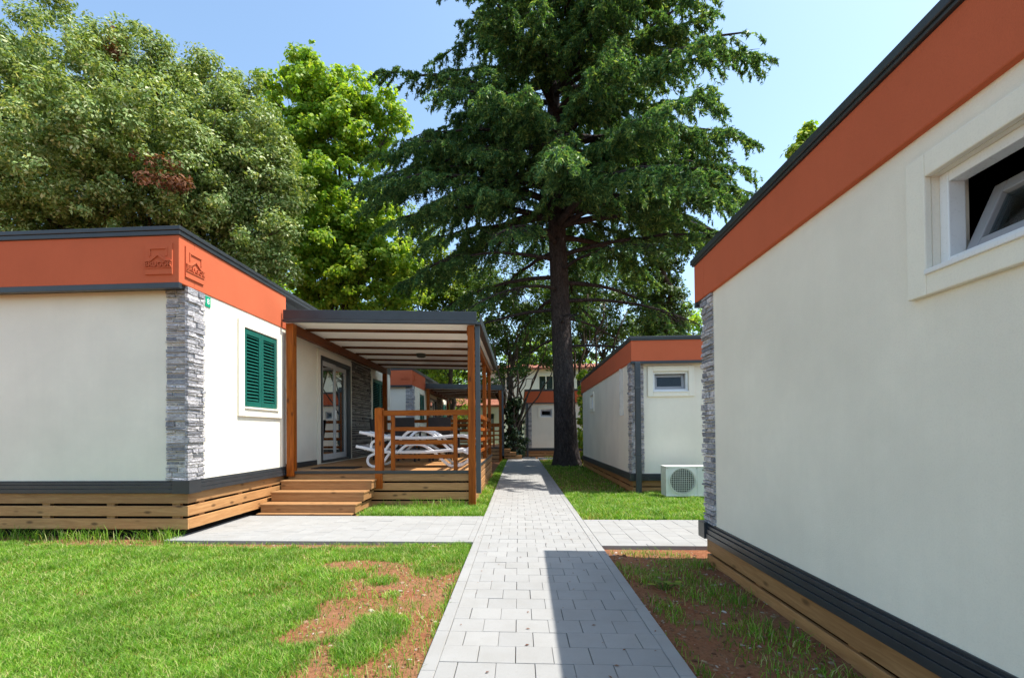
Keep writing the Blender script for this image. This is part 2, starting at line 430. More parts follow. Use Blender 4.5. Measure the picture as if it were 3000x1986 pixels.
def small_window(root, T, w, h, border, tilt, inner=0.10):
    """hopper window in an opening whose outer plane is n=0; a from 0..w, z from 0..h"""
    b = border
    m = MB(T)
    m.box(-b, 0, 0, 0.032, -b, h + b); m.box(w, w + b, 0, 0.032, -b, h + b)
    m.box(0, w, 0, 0.032, h, h + b); m.box(0, w, 0, 0.032, -b, 0)
    win = m.build('window', 'trim_white', root, 0.006)
    f = MB(T); t = 0.045; i0, i1 = -inner, -inner + 0.07
    f.box(0.0, t, i0, i1, 0, h); f.box(w - t, w, i0, i1, 0, h); f.box(t, w - t, i0, i1, h - t, h); f.box(t, w - t, i0, i1, 0, t)
    f.box(0.004, w - 0.004, -0.03, 0.045, -0.018, 0.004)
    f.build('frame', 'pvc_white', win, 0.004)
    Ts = T @ Matrix.Translation((0, i0 + 0.02, t + 0.004)) @ Matrix.Rotation(tilt, 4, 'X')
    sh = h - 2 * t - 0.008; s = MB(Ts); k = 0.055; a0, a1 = t + 0.006, w - t - 0.006
    s.box(a0, a0 + k, -0.05, 0, 0, sh); s.box(a1 - k, a1, -0.05, 0, 0, sh)
    s.box(a0 + k, a1 - k, -0.05, 0, 0, k); s.box(a0 + k, a1 - k, -0.05, 0, sh - k, sh)
    s.build('sash', 'pvc_grey', win, 0.004)
    g = MB(Ts); g.box(a0 + k - 0.004, a1 - k + 0.004, -0.030, -0.022, k - 0.004, sh - k + 0.004)
    g.build('pane', 'glass', win)
    q = MB(T); q.box(-0.5, w + 0.5, -0.80, -0.78, -0.45, h + 0.16); q.build('added_backing', 'room', win)  # pale sheet added close behind the window to lighten its dark interior
    return win

def skirt_uprights(root, x0, x1, y0, y1, z0, z1, t=0.028, step=0.85):
    """studs behind the plank skirt, seen through its gaps"""
    def stud(*a): MB().box(*a).build('skirt_stud', 'pine_z', root)
    for i in range(int((x1 - x0) / step) + 1):
        x = x1 - 0.17 - i * step
        if x > x0 + 0.1: stud(x - 0.05, x + 0.05, y0 + t, y0 + t + 0.05, z0, z1)
    for i in range(int((y1 - y0) / step) + 1):
        y = y0 + 0.30 + i * step
        if y < y1 - 0.1:
            stud(x1 - t - 0.05, x1 - t, y - 0.05, y + 0.05, z0, z1)
            stud(x0 + t, x0 + t + 0.05, y - 0.05, y + 0.05, z0, z1)
def band(mb, x0, x1, y0, y1, z0, z1):
    """metal base profile: stepped strip all round"""
    t = 0.05; h = z1 - z0
    for a, b, o in ((0.0, 0.34, 0.050), (0.36, 0.66, 0.042), (0.68, 0.88, 0.030), (0.88, 1.0, 0.012)):
        zz0, zz1 = z0 + h * a, z0 + h * b
        mb.box(x0 - o, x1 + o, y0 - o, y0 + 0.0, zz0, zz1); mb.box(x0 - o, x1 + o, y1, y1 + o, zz0, zz1)
        mb.box(x0 - o, x0, y0, y1, zz0, zz1); mb.box(x1, x1 + o, y0, y1, zz0, zz1)
    mb.box(x0 - 0.01, x1 + 0.01, y0 - 0.01, y1 + 0.01, z0 + h * 0.335, z0 + h * 0.365)
    mb.box(x0 - 0.01, x1 + 0.01, y0 - 0.01, y1 + 0.01, z0 + h * 0.655, z0 + h * 0.685)
def corner_cap(mb, cx, cy, sx, sy, z0, z1, l=0.16):
    o = 0.060
    x0, x1 = sorted((cx + sx * o, cx - sx * l)); y0, y1 = sorted((cy + sy * o, cy - sy * 0.0))
    mb.box(x0, x1, y0, y1, z0 - 0.006, z1 + 0.006)
    x0, x1 = sorted((cx + sx * (o + 0.002), cx)); y0, y1 = sorted((cy + sy * (o + 0.002), cy - sy * l))
    mb.box(x0, x1, y0, y1, z0 - 0.008, z1 + 0.008)

def emblem(root, T, w=0.34, h=0.375):
    """moulded plaque: square, roof line and word in relief"""
    m = MB(T); d0, d1, d2 = -0.004, 0.017, 0.030
    m.box(-w / 2, w / 2, d0, d1, 0, h)
    b = 0.016; hw = w * 0.33
    m.box(-hw, hw, d1 - 0.004, d2, h - 0.075, h - 0.075 + b)
    m.box(-hw, -hw + b, d1 - 0.004, d2 - 0.002, 0.215, h - 0.075); m.box(hw - b, hw, d1 - 0.004, d2 - 0.002, 0.215, h - 0.075)
    pts = [(-w / 2 + 0.004, 0.158), (-hw + 0.02, 0.162), (0, 0.232), (hw - 0.02, 0.162), (w / 2 - 0.004, 0.158)]
    for (a0, c0), (a1, c1) in zip(pts, pts[1:]):
        m.bar((a0, d1 + 0.006, c0), (a1, d1 + 0.006, c1), 0.022, b)
    m.box(-w / 2 + 0.004, w / 2 - 0.004, d1 - 0.003, d2 - 0.004, 0.072, 0.082)
    vs, fs = text_geo('BRUGOR', 0.083, 0.010)
    m.add([(x, d1 + 0.005 + z_, 0.116 + y) for x, y, z_ in vs], fs)
    return m.build('emblem', 'plaster_orange', root)

def roof_slab(mb, x0, x1, y0, y1, z0, z1, o=0.03):
    mb.box(x0 - o, x1 + o, y0 - o, y1 + o, z1 - 0.05, z1)            # upper lip
    mb.box(x0 - o + 0.012, x1 + o - 0.012, y0 - o + 0.012, y1 + o - 0.012, z0, z1 - 0.05)

# ------------------------------------------------------------------ the large house type on the left
HX1, HX0, HY0, HY1 = -4.05, -8.35, 5.65, 15.5
PX = -4.20                     # wall plane under the veranda roof
PY = 8.12                      # where the recess starts
ZB, ZT, ZF, ZR = 0.68, 3.06, 3.63, 3.735

def big_house(label):
    root = thing('house', label, 'house', (HX1, HY0, 0))
    w = MB(); t = 0.16
    w.panel((HX0, HY0, 0), (1, 0, 0), HX1 - HX0, 0.55, ZT + 0.1, (0, -1, 0), t)
    sw = (6.82, 7.78, 1.645, 2.82)
    w.panel((HX1, HY0, 0), (0, 1, 0), PY - HY0, 0.55, ZT + 0.1, (1, 0, 0), t, [(sw[0] - HY0, sw[1] - HY0, sw[2], sw[3])])
    w.panel((PX, PY, 0), (0, 1, 0), HY1 - PY, 0.55, ZT + 0.1, (1, 0, 0), t, [(9.90 - PY, 11.68 - PY, 0.62, 2.90), (13.50 - PY, 15.05 - PY, 0.70, 2.82)])
    w.panel((HX1, PY, 0), (-1, 0, 0), HX1 - PX, 0.55, ZT + 0.1, (0, 1, 0), 0.02)
    w.panel((HX0, HY0, 0), (0, 1, 0), HY1 - HY0, 0.55, ZT + 0.1, (-1, 0, 0), t)
    w.panel((HX0, HY1, 0), (1, 0, 0), PX - HX0, 0.55, ZT + 0.1, (0, 1, 0), t)
    w.build('wall', 'plaster_white', root)
    fl = MB(); fl.box(HX0 + 0.02, PX - 0.02, HY0 + 0.02, HY1 - 0.02, 0.50, 0.57); fl.build('floor', 'room', root)
    # fascia: deep band of orange render, overhanging the short end
    f = MB(); o = 0.17
    f.box(HX0 - 0.01, HX1 + 0.012, HY0 - o, HY0 + 0.10, ZT, ZF)
    f.box(HX1 - 0.12, HX1 + 0.012, HY0 + 0.10, PY, ZT, ZF)
    f.box(HX0 - 0.01, HX0 + 0.12, HY0 + 0.10, HY1 + 0.1, ZT, ZF)
    f.box(HX0 + 0.12, PX, HY1 - 0.1, HY1 + 0.1, ZT, ZF)
    fas = f.build('fascia', 'plaster_orange', root, 0.008)
    emblem(root, frame_T((-4.285, HY0 - o, ZT + 0.10), (1, 0, 0), (0, -1, 0)))
    emblem(root, frame_T((HX1 + 0.012, 5.745, ZT + 0.10), (0, 1, 0), (1, 0, 0)), 0.34)
    d = MB()
    d.box(HX0 - 0.012, HX1 + 0.014, HY0 - o - 0.004, HY0 - o + 0.05, ZT - 0.065, ZT + 0.004)
    d.box(HX0, HX1 - 0.02, HY0 - o + 0.05, HY0 + 0.0, ZT - 0.040, ZT - 0.002)
    d.box(PX - 0.06, PX + 0.02, PY, HY1, ZT + 0.08, ZF)
    d.build('soffit_trim', 'dark_metal', root, 0.004)
    r = MB(); roof_slab(r, HX0 - 0.01, HX1 + 0.012, HY0 - o, HY1 + 0.1, ZF, ZR)
    r.build('roof_edge', 'dark_metal', root, 0.006)
    s = MB()
    ledge(s, frame_T((HX1, HY0, 0), (-1, 0, 0), (0, -1, 0)), 0.0, 0.27, ZB, ZT - 0.04, 11)
    ledge(s, frame_T((HX1, HY0, 0), (0, 1, 0), (1, 0, 0)), -0.03, 0.29, ZB, ZT, 12)
    s.build('stone_cladding', 'ledge_stone', root)
    s = MB(); ledge(s, frame_T((PX, 0, 0), (0, 1, 0), (1, 0, 0)), 11.80, 13.38, 0.62, ZT, 13, lmin=0.15, lmax=0.45)
    s.build('stone_panel', 'ledge_stone_brown', root)
    b = MB()
    band(b, HX0, HX1, HY0, PY, 0.532, ZB); b.box(PX - 0.02, PX + 0.02, PY, 9.72, 0.58, 0.70)
    corner_cap(b, HX1, HY0, 1, -1, 0.532, ZB)
    b.build('base_band', 'dark_metal', root, 0.003)
    k = MB(); rows = [(0.40, 0.525), (0.245, 0.37), (0.085, 0.215)]
    for z0, z1 in rows: k.box(HX0, HX1 - 0.0, HY0, HY0 + 0.028, z0, z1)
    k.build('skirting', 'pine_x', root, 0.004)
    k = MB()
    for z0, z1 in rows: k.box(HX0, HX0 + 0.028, HY0 + 0.03, HY1, z0, z1)
    k.build('skirting', 'pine_y', root, 0.004)
    k = MB()
    for z0, z1 in rows: k.box(HX1 - 0.03, HX1 - 0.002, HY0 + 0.03, 8.4, z0, z1)
    k.build('skirting', 'pine_y', root, 0.004)
    skirt_uprights(root, HX0, HX1, HY0, 8.4, 0.075, 0.55)
    k = MB(); k.box(HX0 + 0.1, HX1 - 0.12, HY0 + 0.12, HY1 - 0.3, -0.05, 0.50); k.build('underfloor_shade', 'black_void', root)  # black block painted in as the shade under the house
    # shuttered window on the long side
    T = frame_T((HX1, sw[0], sw[2]), (0, 1, 0), (1, 0, 0)); W = sw[1] - sw[0]; H = sw[3] - sw[2]
    m = MB(T); bd = 0.14
    m.box(-bd, 0, 0, 0.035, -bd, H + 0.10); m.box(W, W + bd, 0, 0.035, -bd, H + 0.10)
    m.box(0, W, 0, 0.035, H, H + 0.10); m.box(0, W, 0, 0.035, -bd, 0)
    m.box(-0.01, W + 0.01, -0.02, 0.055, -0.028, 0.002)
    win = m.build('window', 'trim_white', root, 0.006)
    shutters(win, T, W, H)
    # second shuttered window under the veranda, deeper green in shade
    T = frame_T((PX, 13.50, 0.70), (0, 1, 0), (1, 0, 0)); W = 1.55; H = 2.12
    m = MB(T); m.box(-0.12, 0, 0, 0.035, 0, H + 0.12); m.box(W, W + 0.12, 0, 0.035, 0, H + 0.12); m.box(0, W, 0, 0.035, H, H + 0.12)
    win = m.build('window', 'trim_white', root, 0.006)
    shutters(win, T, W, H)
    # sliding glass door
    T = frame_T((PX, 9.90, 0.62), (0, 1, 0), (1, 0, 0)); W = 1.78; H = 2.28
    m = MB(T)
    m.box(-0.14, 0.0, 0, 0.03, -0.02, H + 0.12); m.box(W, W + 0.10, 0, 0.03, -0.02, H + 0.12); m.box(0, W, 0, 0.03, H, H + 0.12)
    m.build('door_surround', 'trim_white', root, 0.006)
    m = MB(T); m.box(0.0, 0.06, -0.12, 0.045, 0, H); m.box(W - 0.09, W, -0.12, 0.045, 0, H); m.box(0.06, W - 0.09, -0.12, 0.045, H - 0.09, H); m.box(0.06, W - 0.09, -0.12, 0.03, 0, 0.05)
    door = m.build('sliding_door', 'dark_metal', root, 0.004)
    for a0, a1, n in ((0.06, 0.88, -0.03), (0.80, W - 0.09, -0.085)):
        m = MB(T); kx = 0.095
        m.box(a0, a0 + kx, n, n + 0.045, 0.052, H - 0.092); m.box(a1 - kx, a1, n, n + 0.045, 0.052, H - 0.092)
        m.box(a0 + kx, a1 - kx, n, n + 0.045, 0.052, 0.18); m.box(a0 + kx, a1 - kx, n, n + 0.045, H - 0.19, H - 0.092)
        m.build('door_leaf', 'pvc_light', door, 0.004)
        m = MB(T); m.box(a0 + kx - 0.004, a1 - kx + 0.004, n + 0.018, n + 0.026, 0.176, H - 0.186); m.build('pane', 'glass', door)
    m = MB(T); m.box(0.80, 0.83, 0.016, 0.05, 0.95, 1.15); m.build('handle', 'pvc_white', door, 0.004)
    m = MB(T); pts = [(1.0 + 0.62 * i / 60, -0.22 + 0.022 * math.sin(i * 1.25), 0) for i in range(61)]
    vs = [(a, n, 0.02) for a, n, _ in pts] + [(a, n, H - 0.05) for a, n, _ in pts]
    m.add(vs, [(i, i + 1, i + 62, i + 61) for i in range(60)]); m.build('curtain', 'curtain', door, 0, True)
    return root

def shutters(win, T, W, H):
    for a0, a1 in ((0.012, W / 2 - 0.003), (W / 2 + 0.003, W - 0.012)):
        m = MB(T); k = 0.062; n0, n1 = -0.022, 0.022
        m.box(a0, a0 + k, n0, n1, 0.012, H - 0.012); m.box(a1 - k, a1, n0, n1, 0.012, H - 0.012)
        m.box(a0 + k, a1 - k, n0, n1 - 0.002, 0.012, 0.09); m.box(a0 + k, a1 - k, n0, n1 - 0.002, H - 0.09, H - 0.012)
        z = 0.105; st = 0.050
        while z < H - 0.10:
            m.hexa([(a0 + k, 0.010, z), (a1 - k, 0.010, z), (a1 - k, -0.026, z + 0.036), (a0 + k, -0.026, z + 0.036)],
                   [(a0 + k, 0.016, z + 0.006), (a1 - k, 0.016, z + 0.006), (a1 - k, -0.020, z + 0.042), (a0 + k, -0.020, z + 0.042)])
            z += st
        m.build('shutter', 'shutter_green', win, 0.003, False, 1)
    m = MB(T); m.box(0.0, W, -0.10, -0.08, 0.0, H); m.build('dark_backing', 'black_void', win)  # black sheet stands in for the shade behind the louvres

house1 = big_house('white mobile house with green louvred shutters in sun and an orange roof band at left')

# ------------------------------------------------------------------ house number plate
m = MB(frame_T((HX1, 5.965, 2.905), (0, 1, 0), (1, 0, 0)))
m.box(0, 0.105, 0.0, 0.012, 0, 0.135)
numb = m.build('number_plate', 'sign_green', None, 0.002)
solo(numb, (HX1, 5.965, 2.905))
tag(numb, 'small green number plate under the orange band beside the stone corner', 'sign')
m = MB(frame_T((HX1 + 0.012, 5.965 + 0.0525, 2.905 + 0.0675), (0, 1, 0), (1, 0, 0)))
vs, fs = text_geo('8', 0.105, 0.002)
m.add([(x, z_ + 0.001, y) for x, y, z_ in vs], fs)
dg_ = m.build('numeral', 'pvc_white', numb)
dg_.data.transform(Matrix.Translation(-Vector((HX1, 5.965, 2.905))))

# ------------------------------------------------------------------ veranda in front of the big house
VX0, VX1, VY0, VY1, DZ = -4.02, -0.80, 8.05, 13.95, 0.60
def veranda(label, stairs_gap=True):
    root = thing('veranda', label, 'veranda', ((VX0 + VX1) / 2, (VY0 + VY1) / 2, 0))
    m = MB(); y = VY0 + 0.0
    while y < VY1 - 0.02:
        m.box(VX0 - 0.15 if y > PY else VX0 + 0.05, VX1, y + 0.005, min(y + 0.138, VY1), DZ - 0.030, DZ); y += 0.143
    m.build('deck', 'pine_x', root, 0.003)
    m = MB(); m.box(VX0 + 0.02, VX1 + 0.004, VY0 - 0.022, VY0 + 0.002, DZ - 0.045, DZ + 0.004); m.box(VX1 + 0.001, VX1 + 0.02, VY0, VY1, DZ - 0.045, DZ + 0.004)
    m.build('deck_edging', 'dark_metal', root, 0.002)
    rows = [(0.425, 0.550), (0.27, 0.395), (0.115, 0.24), (-0.02, 0.085)]
    m = MB(); xl = VX0 + 0.05
    for z0, z1 in rows: m.box(xl, VX1, VY0, VY0 + 0.028, z0, z1)
    m.build('deck_skirt', 'pine_x', root, 0.004)
    m = MB()
    for z0, z1 in rows: m.box(xl, VX1, VY1 - 0.028, VY1, z0, z1)
    m.build('deck_skirt', 'pine_x', root, 0.004)
    m = MB()
    for z0, z1 in rows: m.box(VX1 - 0.028, VX1 - 0.001, VY0 + 0.03, VY1 - 0.03, z0, z1)
    m.build('deck_skirt', 'pine_y', root, 0.004)
    m = MB()
    for i in range(4): m.box(xl + 0.1 + i * 0.95, xl + 0.2 + i * 0.95, VY0 + 0.03, VY0 + 0.1, -0.04, 0.55)
    for i in range(7): m.box(VX1 - 0.10, VX1 - 0.03, VY0 + 0.15 + i * 0.9, VY0 + 0.25 + i * 0.9, -0.04, 0.55)
    m.box(xl + 0.3, VX1 - 0.35, VY0 + 0.4, VY1 - 0.3, -0.04, 0.5)  # black block stands in for the shade under the deck
    m.build('frame_and_dark_fill', 'black_void', root)
    # roof: slopes outwards from zl to zr
    zl, zr = 3.15, 3.04; xa, xb = VX0 + 0.03, VX1 + 0.10
    def zz(x): return zl + (zr - zl) * (x - xa) / (xb - xa)
    def slab(mb, x0, x1, y0, y1, d0, d1):
        mb.hexa([(x0, y0, zz(x0) + d0), (x1, y0, zz(x1) + d0), (x1, y1, zz(x1) + d0), (x0, y1, zz(x0) + d0)],
                [(x0, y0, zz(x0) + d1), (x1, y0, zz(x1) + d1), (x1, y1, zz(x1) + d1), (x0, y1, zz(x0) + d1)])
    m = MB(); slab(m, xa + 0.03, xb - 0.02, VY0 - 0.05, VY1, 0.02, 0.026); slab(m, PX + 0.03, xa + 0.028, PY + 0.01, VY1, 0.02, 0.026); m.build('roof_panel', 'ceiling_white', root)
    m = MB()
    slab(m, xa - 0.02, xb + 0.01, VY0 - 0.10, VY0 - 0.055, 0.055, 0.215); slab(m, xa - 0.02, xb + 0.01, VY0 - 0.115, VY0 - 0.055, 0.0, 0.05)
    slab(m, xa - 0.02, xb + 0.01, VY1 + 0.002, VY1 + 0.05, 0.0, 0.20)
    slab(m, PX + 0.022, xa + 0.03, PY + 0.01, VY1 + 0.0, 0.10, 0.19)
    m.build('roof_fascia', 'dark_metal', root, 0.006)
    m = MB(); slab(m, xb - 0.015, xb + 0.085, VY0 - 0.09, VY1 + 0.05, 0.0, 0.045); slab(m, xb + 0.062, xb + 0.085, VY0 - 0.09, VY1 + 0.05, 0.047, 0.165)
    m.build('gutter', 'dark_metal', root, 0.005)
    for y in (8.55, 9.45, 10.35, 11.25, 12.15, 13.05):
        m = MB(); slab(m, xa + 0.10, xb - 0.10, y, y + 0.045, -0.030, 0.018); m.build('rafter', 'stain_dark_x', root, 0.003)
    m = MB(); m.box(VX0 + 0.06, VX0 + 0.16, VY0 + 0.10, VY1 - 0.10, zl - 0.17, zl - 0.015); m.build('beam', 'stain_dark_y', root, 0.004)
    m = MB(); m.box(VX1 - 0.075, VX1 + 0.02, VY0 + 0.10, VY1 - 0.10, zr - 0.14, zr + 0.0); m.build('beam', 'stain_y', root, 0.004)
    # posts
    P = 0.115
    m = MB(); m.box(VX0 + 0.04, VX0 + 0.04 + 0.13, VY0 - 0.05, VY0 + 0.075, 0.515, zl - 0.012); m.build('post', 'stain_z', root, 0.006)
    m = MB(); m.box(VX0 + 0.04, VX0 + 0.16, VY1 - 0.12, VY1 - 0.01, DZ, zl - 0.012); m.build('post', 'stain_z', root, 0.006)
    m = MB(); m.box(VX1 - 0.05, VX1 - 0.05 + P, VY0 - 0.04, VY0 + P - 0.04, -0.04, zr - 0.0); m.build('post', 'stain_z', root, 0.006)
    for y in (9.95, 11.85, VY1 - 0.12):
        m = MB(); m.box(VX1 - 0.095, VX1 - 0.005, y, y + 0.09, DZ, zr - 0.0); m.build('post', 'stain_z', root, 0.006)
    m = MB(); m.box(VX1 + 0.075, VX1 + 0.155, VY0 - 0.02, VY0 + 0.06, 0.22, zr + 0.02); m.build('downspout', 'downpipe', root, 0.006)
    # railings
    def rail_front(x0, x1, y, newel=True):
        if newel:
            q = MB(); q.box(x0 - 0.13, x0, y - 0.03, y + 0.10, 0.30, 1.665)
            q.add([(x0 - 0.13, y - 0.03, 1.665), (x0, y - 0.03, 1.665), (x0, y + 0.10, 1.665), (x0 - 0.13, y + 0.10, 1.665), (x0 - 0.065, y + 0.035, 1.685)], [(0, 1, 4), (1, 2, 4), (2, 3, 4), (3, 0, 4)])
            q.build('newel_post', 'stain_z', root, 0.006)
        q = MB(); q.box(x0 + 0.002, x1 - 0.002, y, y + 0.065, 1.535, 1.625); q.build('handrail', 'stain_x', root, 0.005)
        xs = (x0 + 0.135, x1 - 0.26)
        for xx in xs:
            q = MB(); q.box(xx, xx + 0.068, y + 0.012, y + 0.057, DZ + 0.004, 1.533); q.build('baluster', 'stain_z', root, 0.004)
        for z0, z1 in ((1.275, 1.342), (1.045, 1.118), (0.805, 0.872)):
            q = MB(); q.box(xs[0] + 0.069, xs[1] - 0.001, y + 0.012, y + 0.055, z0, z1); q.build('rail', 'stain_x', root, 0.004)
    if stairs_gap: rail_front(-2.32, VX1 - 0.05, VY0 + 0.01)
    else: rail_front(-3.4, VX1 - 0.05, VY0 + 0.01)
    for y0, y1 in ((VY0 + 0.09, 9.95), (10.04, 11.85), (11.94, VY1 - 0.12)):
        q = MB(); q.box(VX1 - 0.085, VX1 - 0.02, y0, y1, 1.535, 1.625)
        for z0, z1 in ((1.275, 1.342), (1.045, 1.118), (0.805, 0.872)): q.box(VX1 - 0.075, VX1 - 0.03, y0, y1, z0, z1)
        q.build('side_railing', 'stain_y', root, 0.004)
    q = MB(); y = VY1 - 0.08
    for z0, z1 in ((1.535, 1.625), (1.275, 1.342), (1.045, 1.118), (0.805, 0.872)): q.box(VX0 + 0.17, VX1 - 0.1, y, y + 0.045, z0, z1)
    q.build('back_railing', 'stain_x', root, 0.004)
    # ceiling lamp
    q = MB(); q.tube([(-2.30, 11.25, zz(-2.3) - 0.065), (-2.30, 11.25, zz(-2.3) - 0.05), (-2.30, 11.25, zz(-2.3) + 0.022)], [0.075, 0.105, 0.115], 20)
    q.build('ceiling_lamp', 'ac_dark', root, 0, False)
    return root
ver1 = veranda('veranda of stained wood with white loungers, its steps facing the near lawn')

# ------------------------------------------------------------------ steps
def steps(label, loc, rz=0.0, top=3, W=1.50):
    root = thing('wooden_steps', label, 'steps', loc, rz)
    x, y, _ = loc
    for i in range(3):
        yf = y + 0.265 * i; z1 = 0.155 * (i + 1); z0 = z1 - 0.155
        a = 0.0 if i == 0 else 0.03 * i
        m = MB(); m.box(x - 0.012 + a, x + W + 0.012 + a * 1.5, yf - 0.012, yf + 0.29, z1 - 0.028, z1); m.build('tread', 'pine_x', root, 0.004)
        m = MB(); m.box(x + a, x + W + a * 1.5, yf, yf + 0.026, z0 + 0.004, z1 - 0.029); m.build('riser', 'pine_x', root, 0.003)
        for xx in (x + a, x + W + a * 1.5 - 0.026):
            m = MB(); m.box(xx, xx + 0.026, yf + 0.027, y + 0.80, z0 + 0.012, z1 - 0.030); m.build('side_board', 'pine_y', root, 0.003)
    return root
steps1 = steps('wooden steps of three treads leading up from the sunny cross path to a veranda', (-4.02, 7.25, 0.0))
m = MB(); m.box(-4.03, -2.54, 7.13, 7.238, 0.001, 0.022); bd_ = solo(m.build('threshold_board', 'pine_x', None, 0.003), (-3.3, 7.18, 0.0))
tag(bd_, 'flat pine board lying on the paving at the foot of the steps', 'board')

# doormat
m = MB(); m.box(-3.78, -2.98, 8.50, 8.98, DZ, DZ + 0.014)
mat_ = solo(m.build('doormat', 'rubber', None, 0.004), (-3.38, 8.74, DZ)); tag(mat_, 'thin black doormat on the deck in front of the glass door', 'doormat')

# ------------------------------------------------------------------ stacked sun loungers
def lounger(label, loc, group):
    root = thing('sun_lounger', label, 'sun lounger', loc, 0, group)
    x0, y0, z0 = loc; Wd = 0.66
    rail = catmull([(0, 0.40), (0.2, 0.36), (0.38, 0.315), (0.62, 0.29), (1.0, 0.285), (1.4, 0.29), (1.75, 0.315), (1.95, 0.315), (2.06, 0.275)], 5)
    foot = catmull([(0.80, 0.29), (0.88, 0.37), (0.97, 0.42), (1.10, 0.43), (1.24, 0.415), (1.42, 0.32), (1.60, 0.15), (1.72, 0.055), (1.84, 0.028), (1.98, 0.055), (2.09, 0.14), (2.125, 0.215), (2.06, 0.275)], 6)
    head = catmull([(0.64, 0.28), (0.58, 0.20), (0.50, 0.09), (0.42, 0.035), (0.33, 0.025), (0.245, 0.06), (0.215, 0.13), (0.245, 0.21), (0.33, 0.25), (0.42, 0.285)], 6)
    for yy in (y0 + 0.02, y0 + Wd - 0.02):
        m = MB()
        for pts, h in ((rail, 0.052), (foot, 0.048), (head, 0.046)):
            m.sweep([(x0 + p.x, yy + (0.0 if pts is rail else 0.012), z0 + p.y) for p in [Vector((q[0], q[1])) for q in [(w.x, w.y) for w in pts]]], 0.036, h, (0, 1, 0))
        m.build('side_frame', 'white_plastic', root, 0.008, False, 2)
    m = MB(); n = 46
    rr = [(p.x, p.y) for p in rail]
    for i in range(n):
        xx = 0.03 + i * 0.041
        zz_ = np.interp(xx, [p[0] for p in rr], [p[1] for p in rr])
        m.box(x0 + xx, x0 + xx + 0.031, y0 + 0.03, y0 + Wd - 0.03, z0 + zz_ + 0.004, z0 + zz_ + 0.020)
    m.build('slatted_bed', 'white_plastic', root)
    m = MB()
    for i in range(5): m.box(x0 + 0.14 + i * 0.055, x0 + 0.165 + i * 0.055, y0 + 0.05, y0 + Wd - 0.05, z0 + 0.325 - i * 0.01, z0 + 0.352 - i * 0.012)
    m.build('backrest_ratchet', 'white_plastic', root, 0.004)
    for dx in (1.84, 0.33):
        m = MB(); m.tube([(x0 + dx, y0 + 0.02, z0 + 0.03), (x0 + dx, y0 + Wd - 0.02, z0 + 0.03)], 0.018, 8); m.build('crossbar', 'white_plastic', root)
    return root
lounger('lower white plastic lounger of the stack, its loop legs on the deck boards', (-3.02, 8.72, DZ), 'stacked white loungers')
lounger('upper white plastic lounger, stacked on top of another behind the railing', (-2.96, 8.74, DZ + 0.262), 'stacked white loungers')

# ------------------------------------------------------------------ dining set on the veranda
def chair(label, loc, rz):
    root = thing('wicker_chair', label, 'chair', loc, rz, 'dark wicker chairs on the veranda')
    X, Y, Z = loc
    m = MB(); m.box(X - 0.26, X + 0.26, Y - 0.25, Y + 0.25, Z + 0.38, Z + 0.45); m.build('seat', 'rattan', root, 0.015)
    m = MB(); m.hexa([(X - 0.25, Y + 0.20, Z + 0.45), (X + 0.25, Y + 0.20, Z + 0.45), (X + 0.25, Y + 0.26, Z + 0.45), (X - 0.25, Y + 0.26, Z + 0.45)],
                     [(X - 0.25, Y + 0.28, Z + 0.98), (X + 0.25, Y + 0.28, Z + 0.98), (X + 0.25, Y + 0.33, Z + 0.98), (X - 0.25, Y + 0.33, Z + 0.98)]); m.build('backrest', 'rattan', root, 0.012)
    for sx in (-1, 1):
        m = MB(); m.box(X + sx * 0.27 - 0.025, X + sx * 0.27 + 0.025, Y - 0.26, Y + 0.26, Z + 0.63, Z + 0.67)
        m.box(X + sx * 0.27 - 0.022, X + sx * 0.27 + 0.022, Y - 0.25, Y - 0.20, Z + 0.45, Z + 0.63); m.build('armrest', 'rattan', root, 0.006)
        for yy in (-0.22, 0.22):
            m = MB(); m.box(X + sx * 0.24 - 0.022, X + sx * 0.24 + 0.022, Y + yy - 0.022, Y + yy + 0.022, Z, Z + 0.38); m.build('leg', 'rattan', root, 0.003)
    return root
chair('dark wicker chair turned its back to the loungers, nearer the glass door', (-2.55, 10.75, DZ), math.pi)
chair('dark wicker chair turned its back to the loungers, nearer the side posts', (-1.75, 10.80, DZ), math.pi)
chair('dark wicker chair at the head of the table by the wall', (-3.25, 11.55, DZ), R(90))
chair('dark wicker chair on the far side of the table by the back railing', (-2.15, 12.75, DZ), 0.0)
tb = thing('dining_table', 'dark outdoor table between the wicker chairs under the veranda roof', 'table', (-2.15, 11.75, DZ))
m = MB(); m.box(-2.85, -1.45, 11.30, 12.20, DZ + 0.70, DZ + 0.74); m.build('table_top', 'rattan', tb, 0.006)
for sx in (-0.62, 0.62):
    for sy in (-0.38, 0.38):
        m = MB(); m.box(-2.15 + sx - 0.03, -2.15 + sx + 0.03, 11.75 + sy - 0.03, 11.75 + sy + 0.03, DZ, DZ + 0.70); m.build('leg', 'rattan', tb, 0.003)

# ------------------------------------------------------------------ second house and veranda further along the path
DY = 12.5
house2 = copy_tree(house1); house2.location.y += DY
tag(house2, 'house half hidden behind the veranda, in tree shade, second along the path')
ver2 = veranda('shaded veranda of the second house, seen past the downspout of the first', False)
ver2.location.y += DY
for h_ in (house1, house2): h_['group'] = 'large houses in a row along the left of the path'
for h_ in (ver1, ver2): h_['group'] = 'verandas along the left of the path'
st2 = steps('dark steps coming down sideways from the far veranda at the end of the path', (-4.02, 7.25, 0.0))
st2.rotation_euler.z = R(90); st2.location = (0.12, 22.0, 0.0)
for s_ in (steps1, st2): s_['group'] = 'wooden steps up to the verandas'

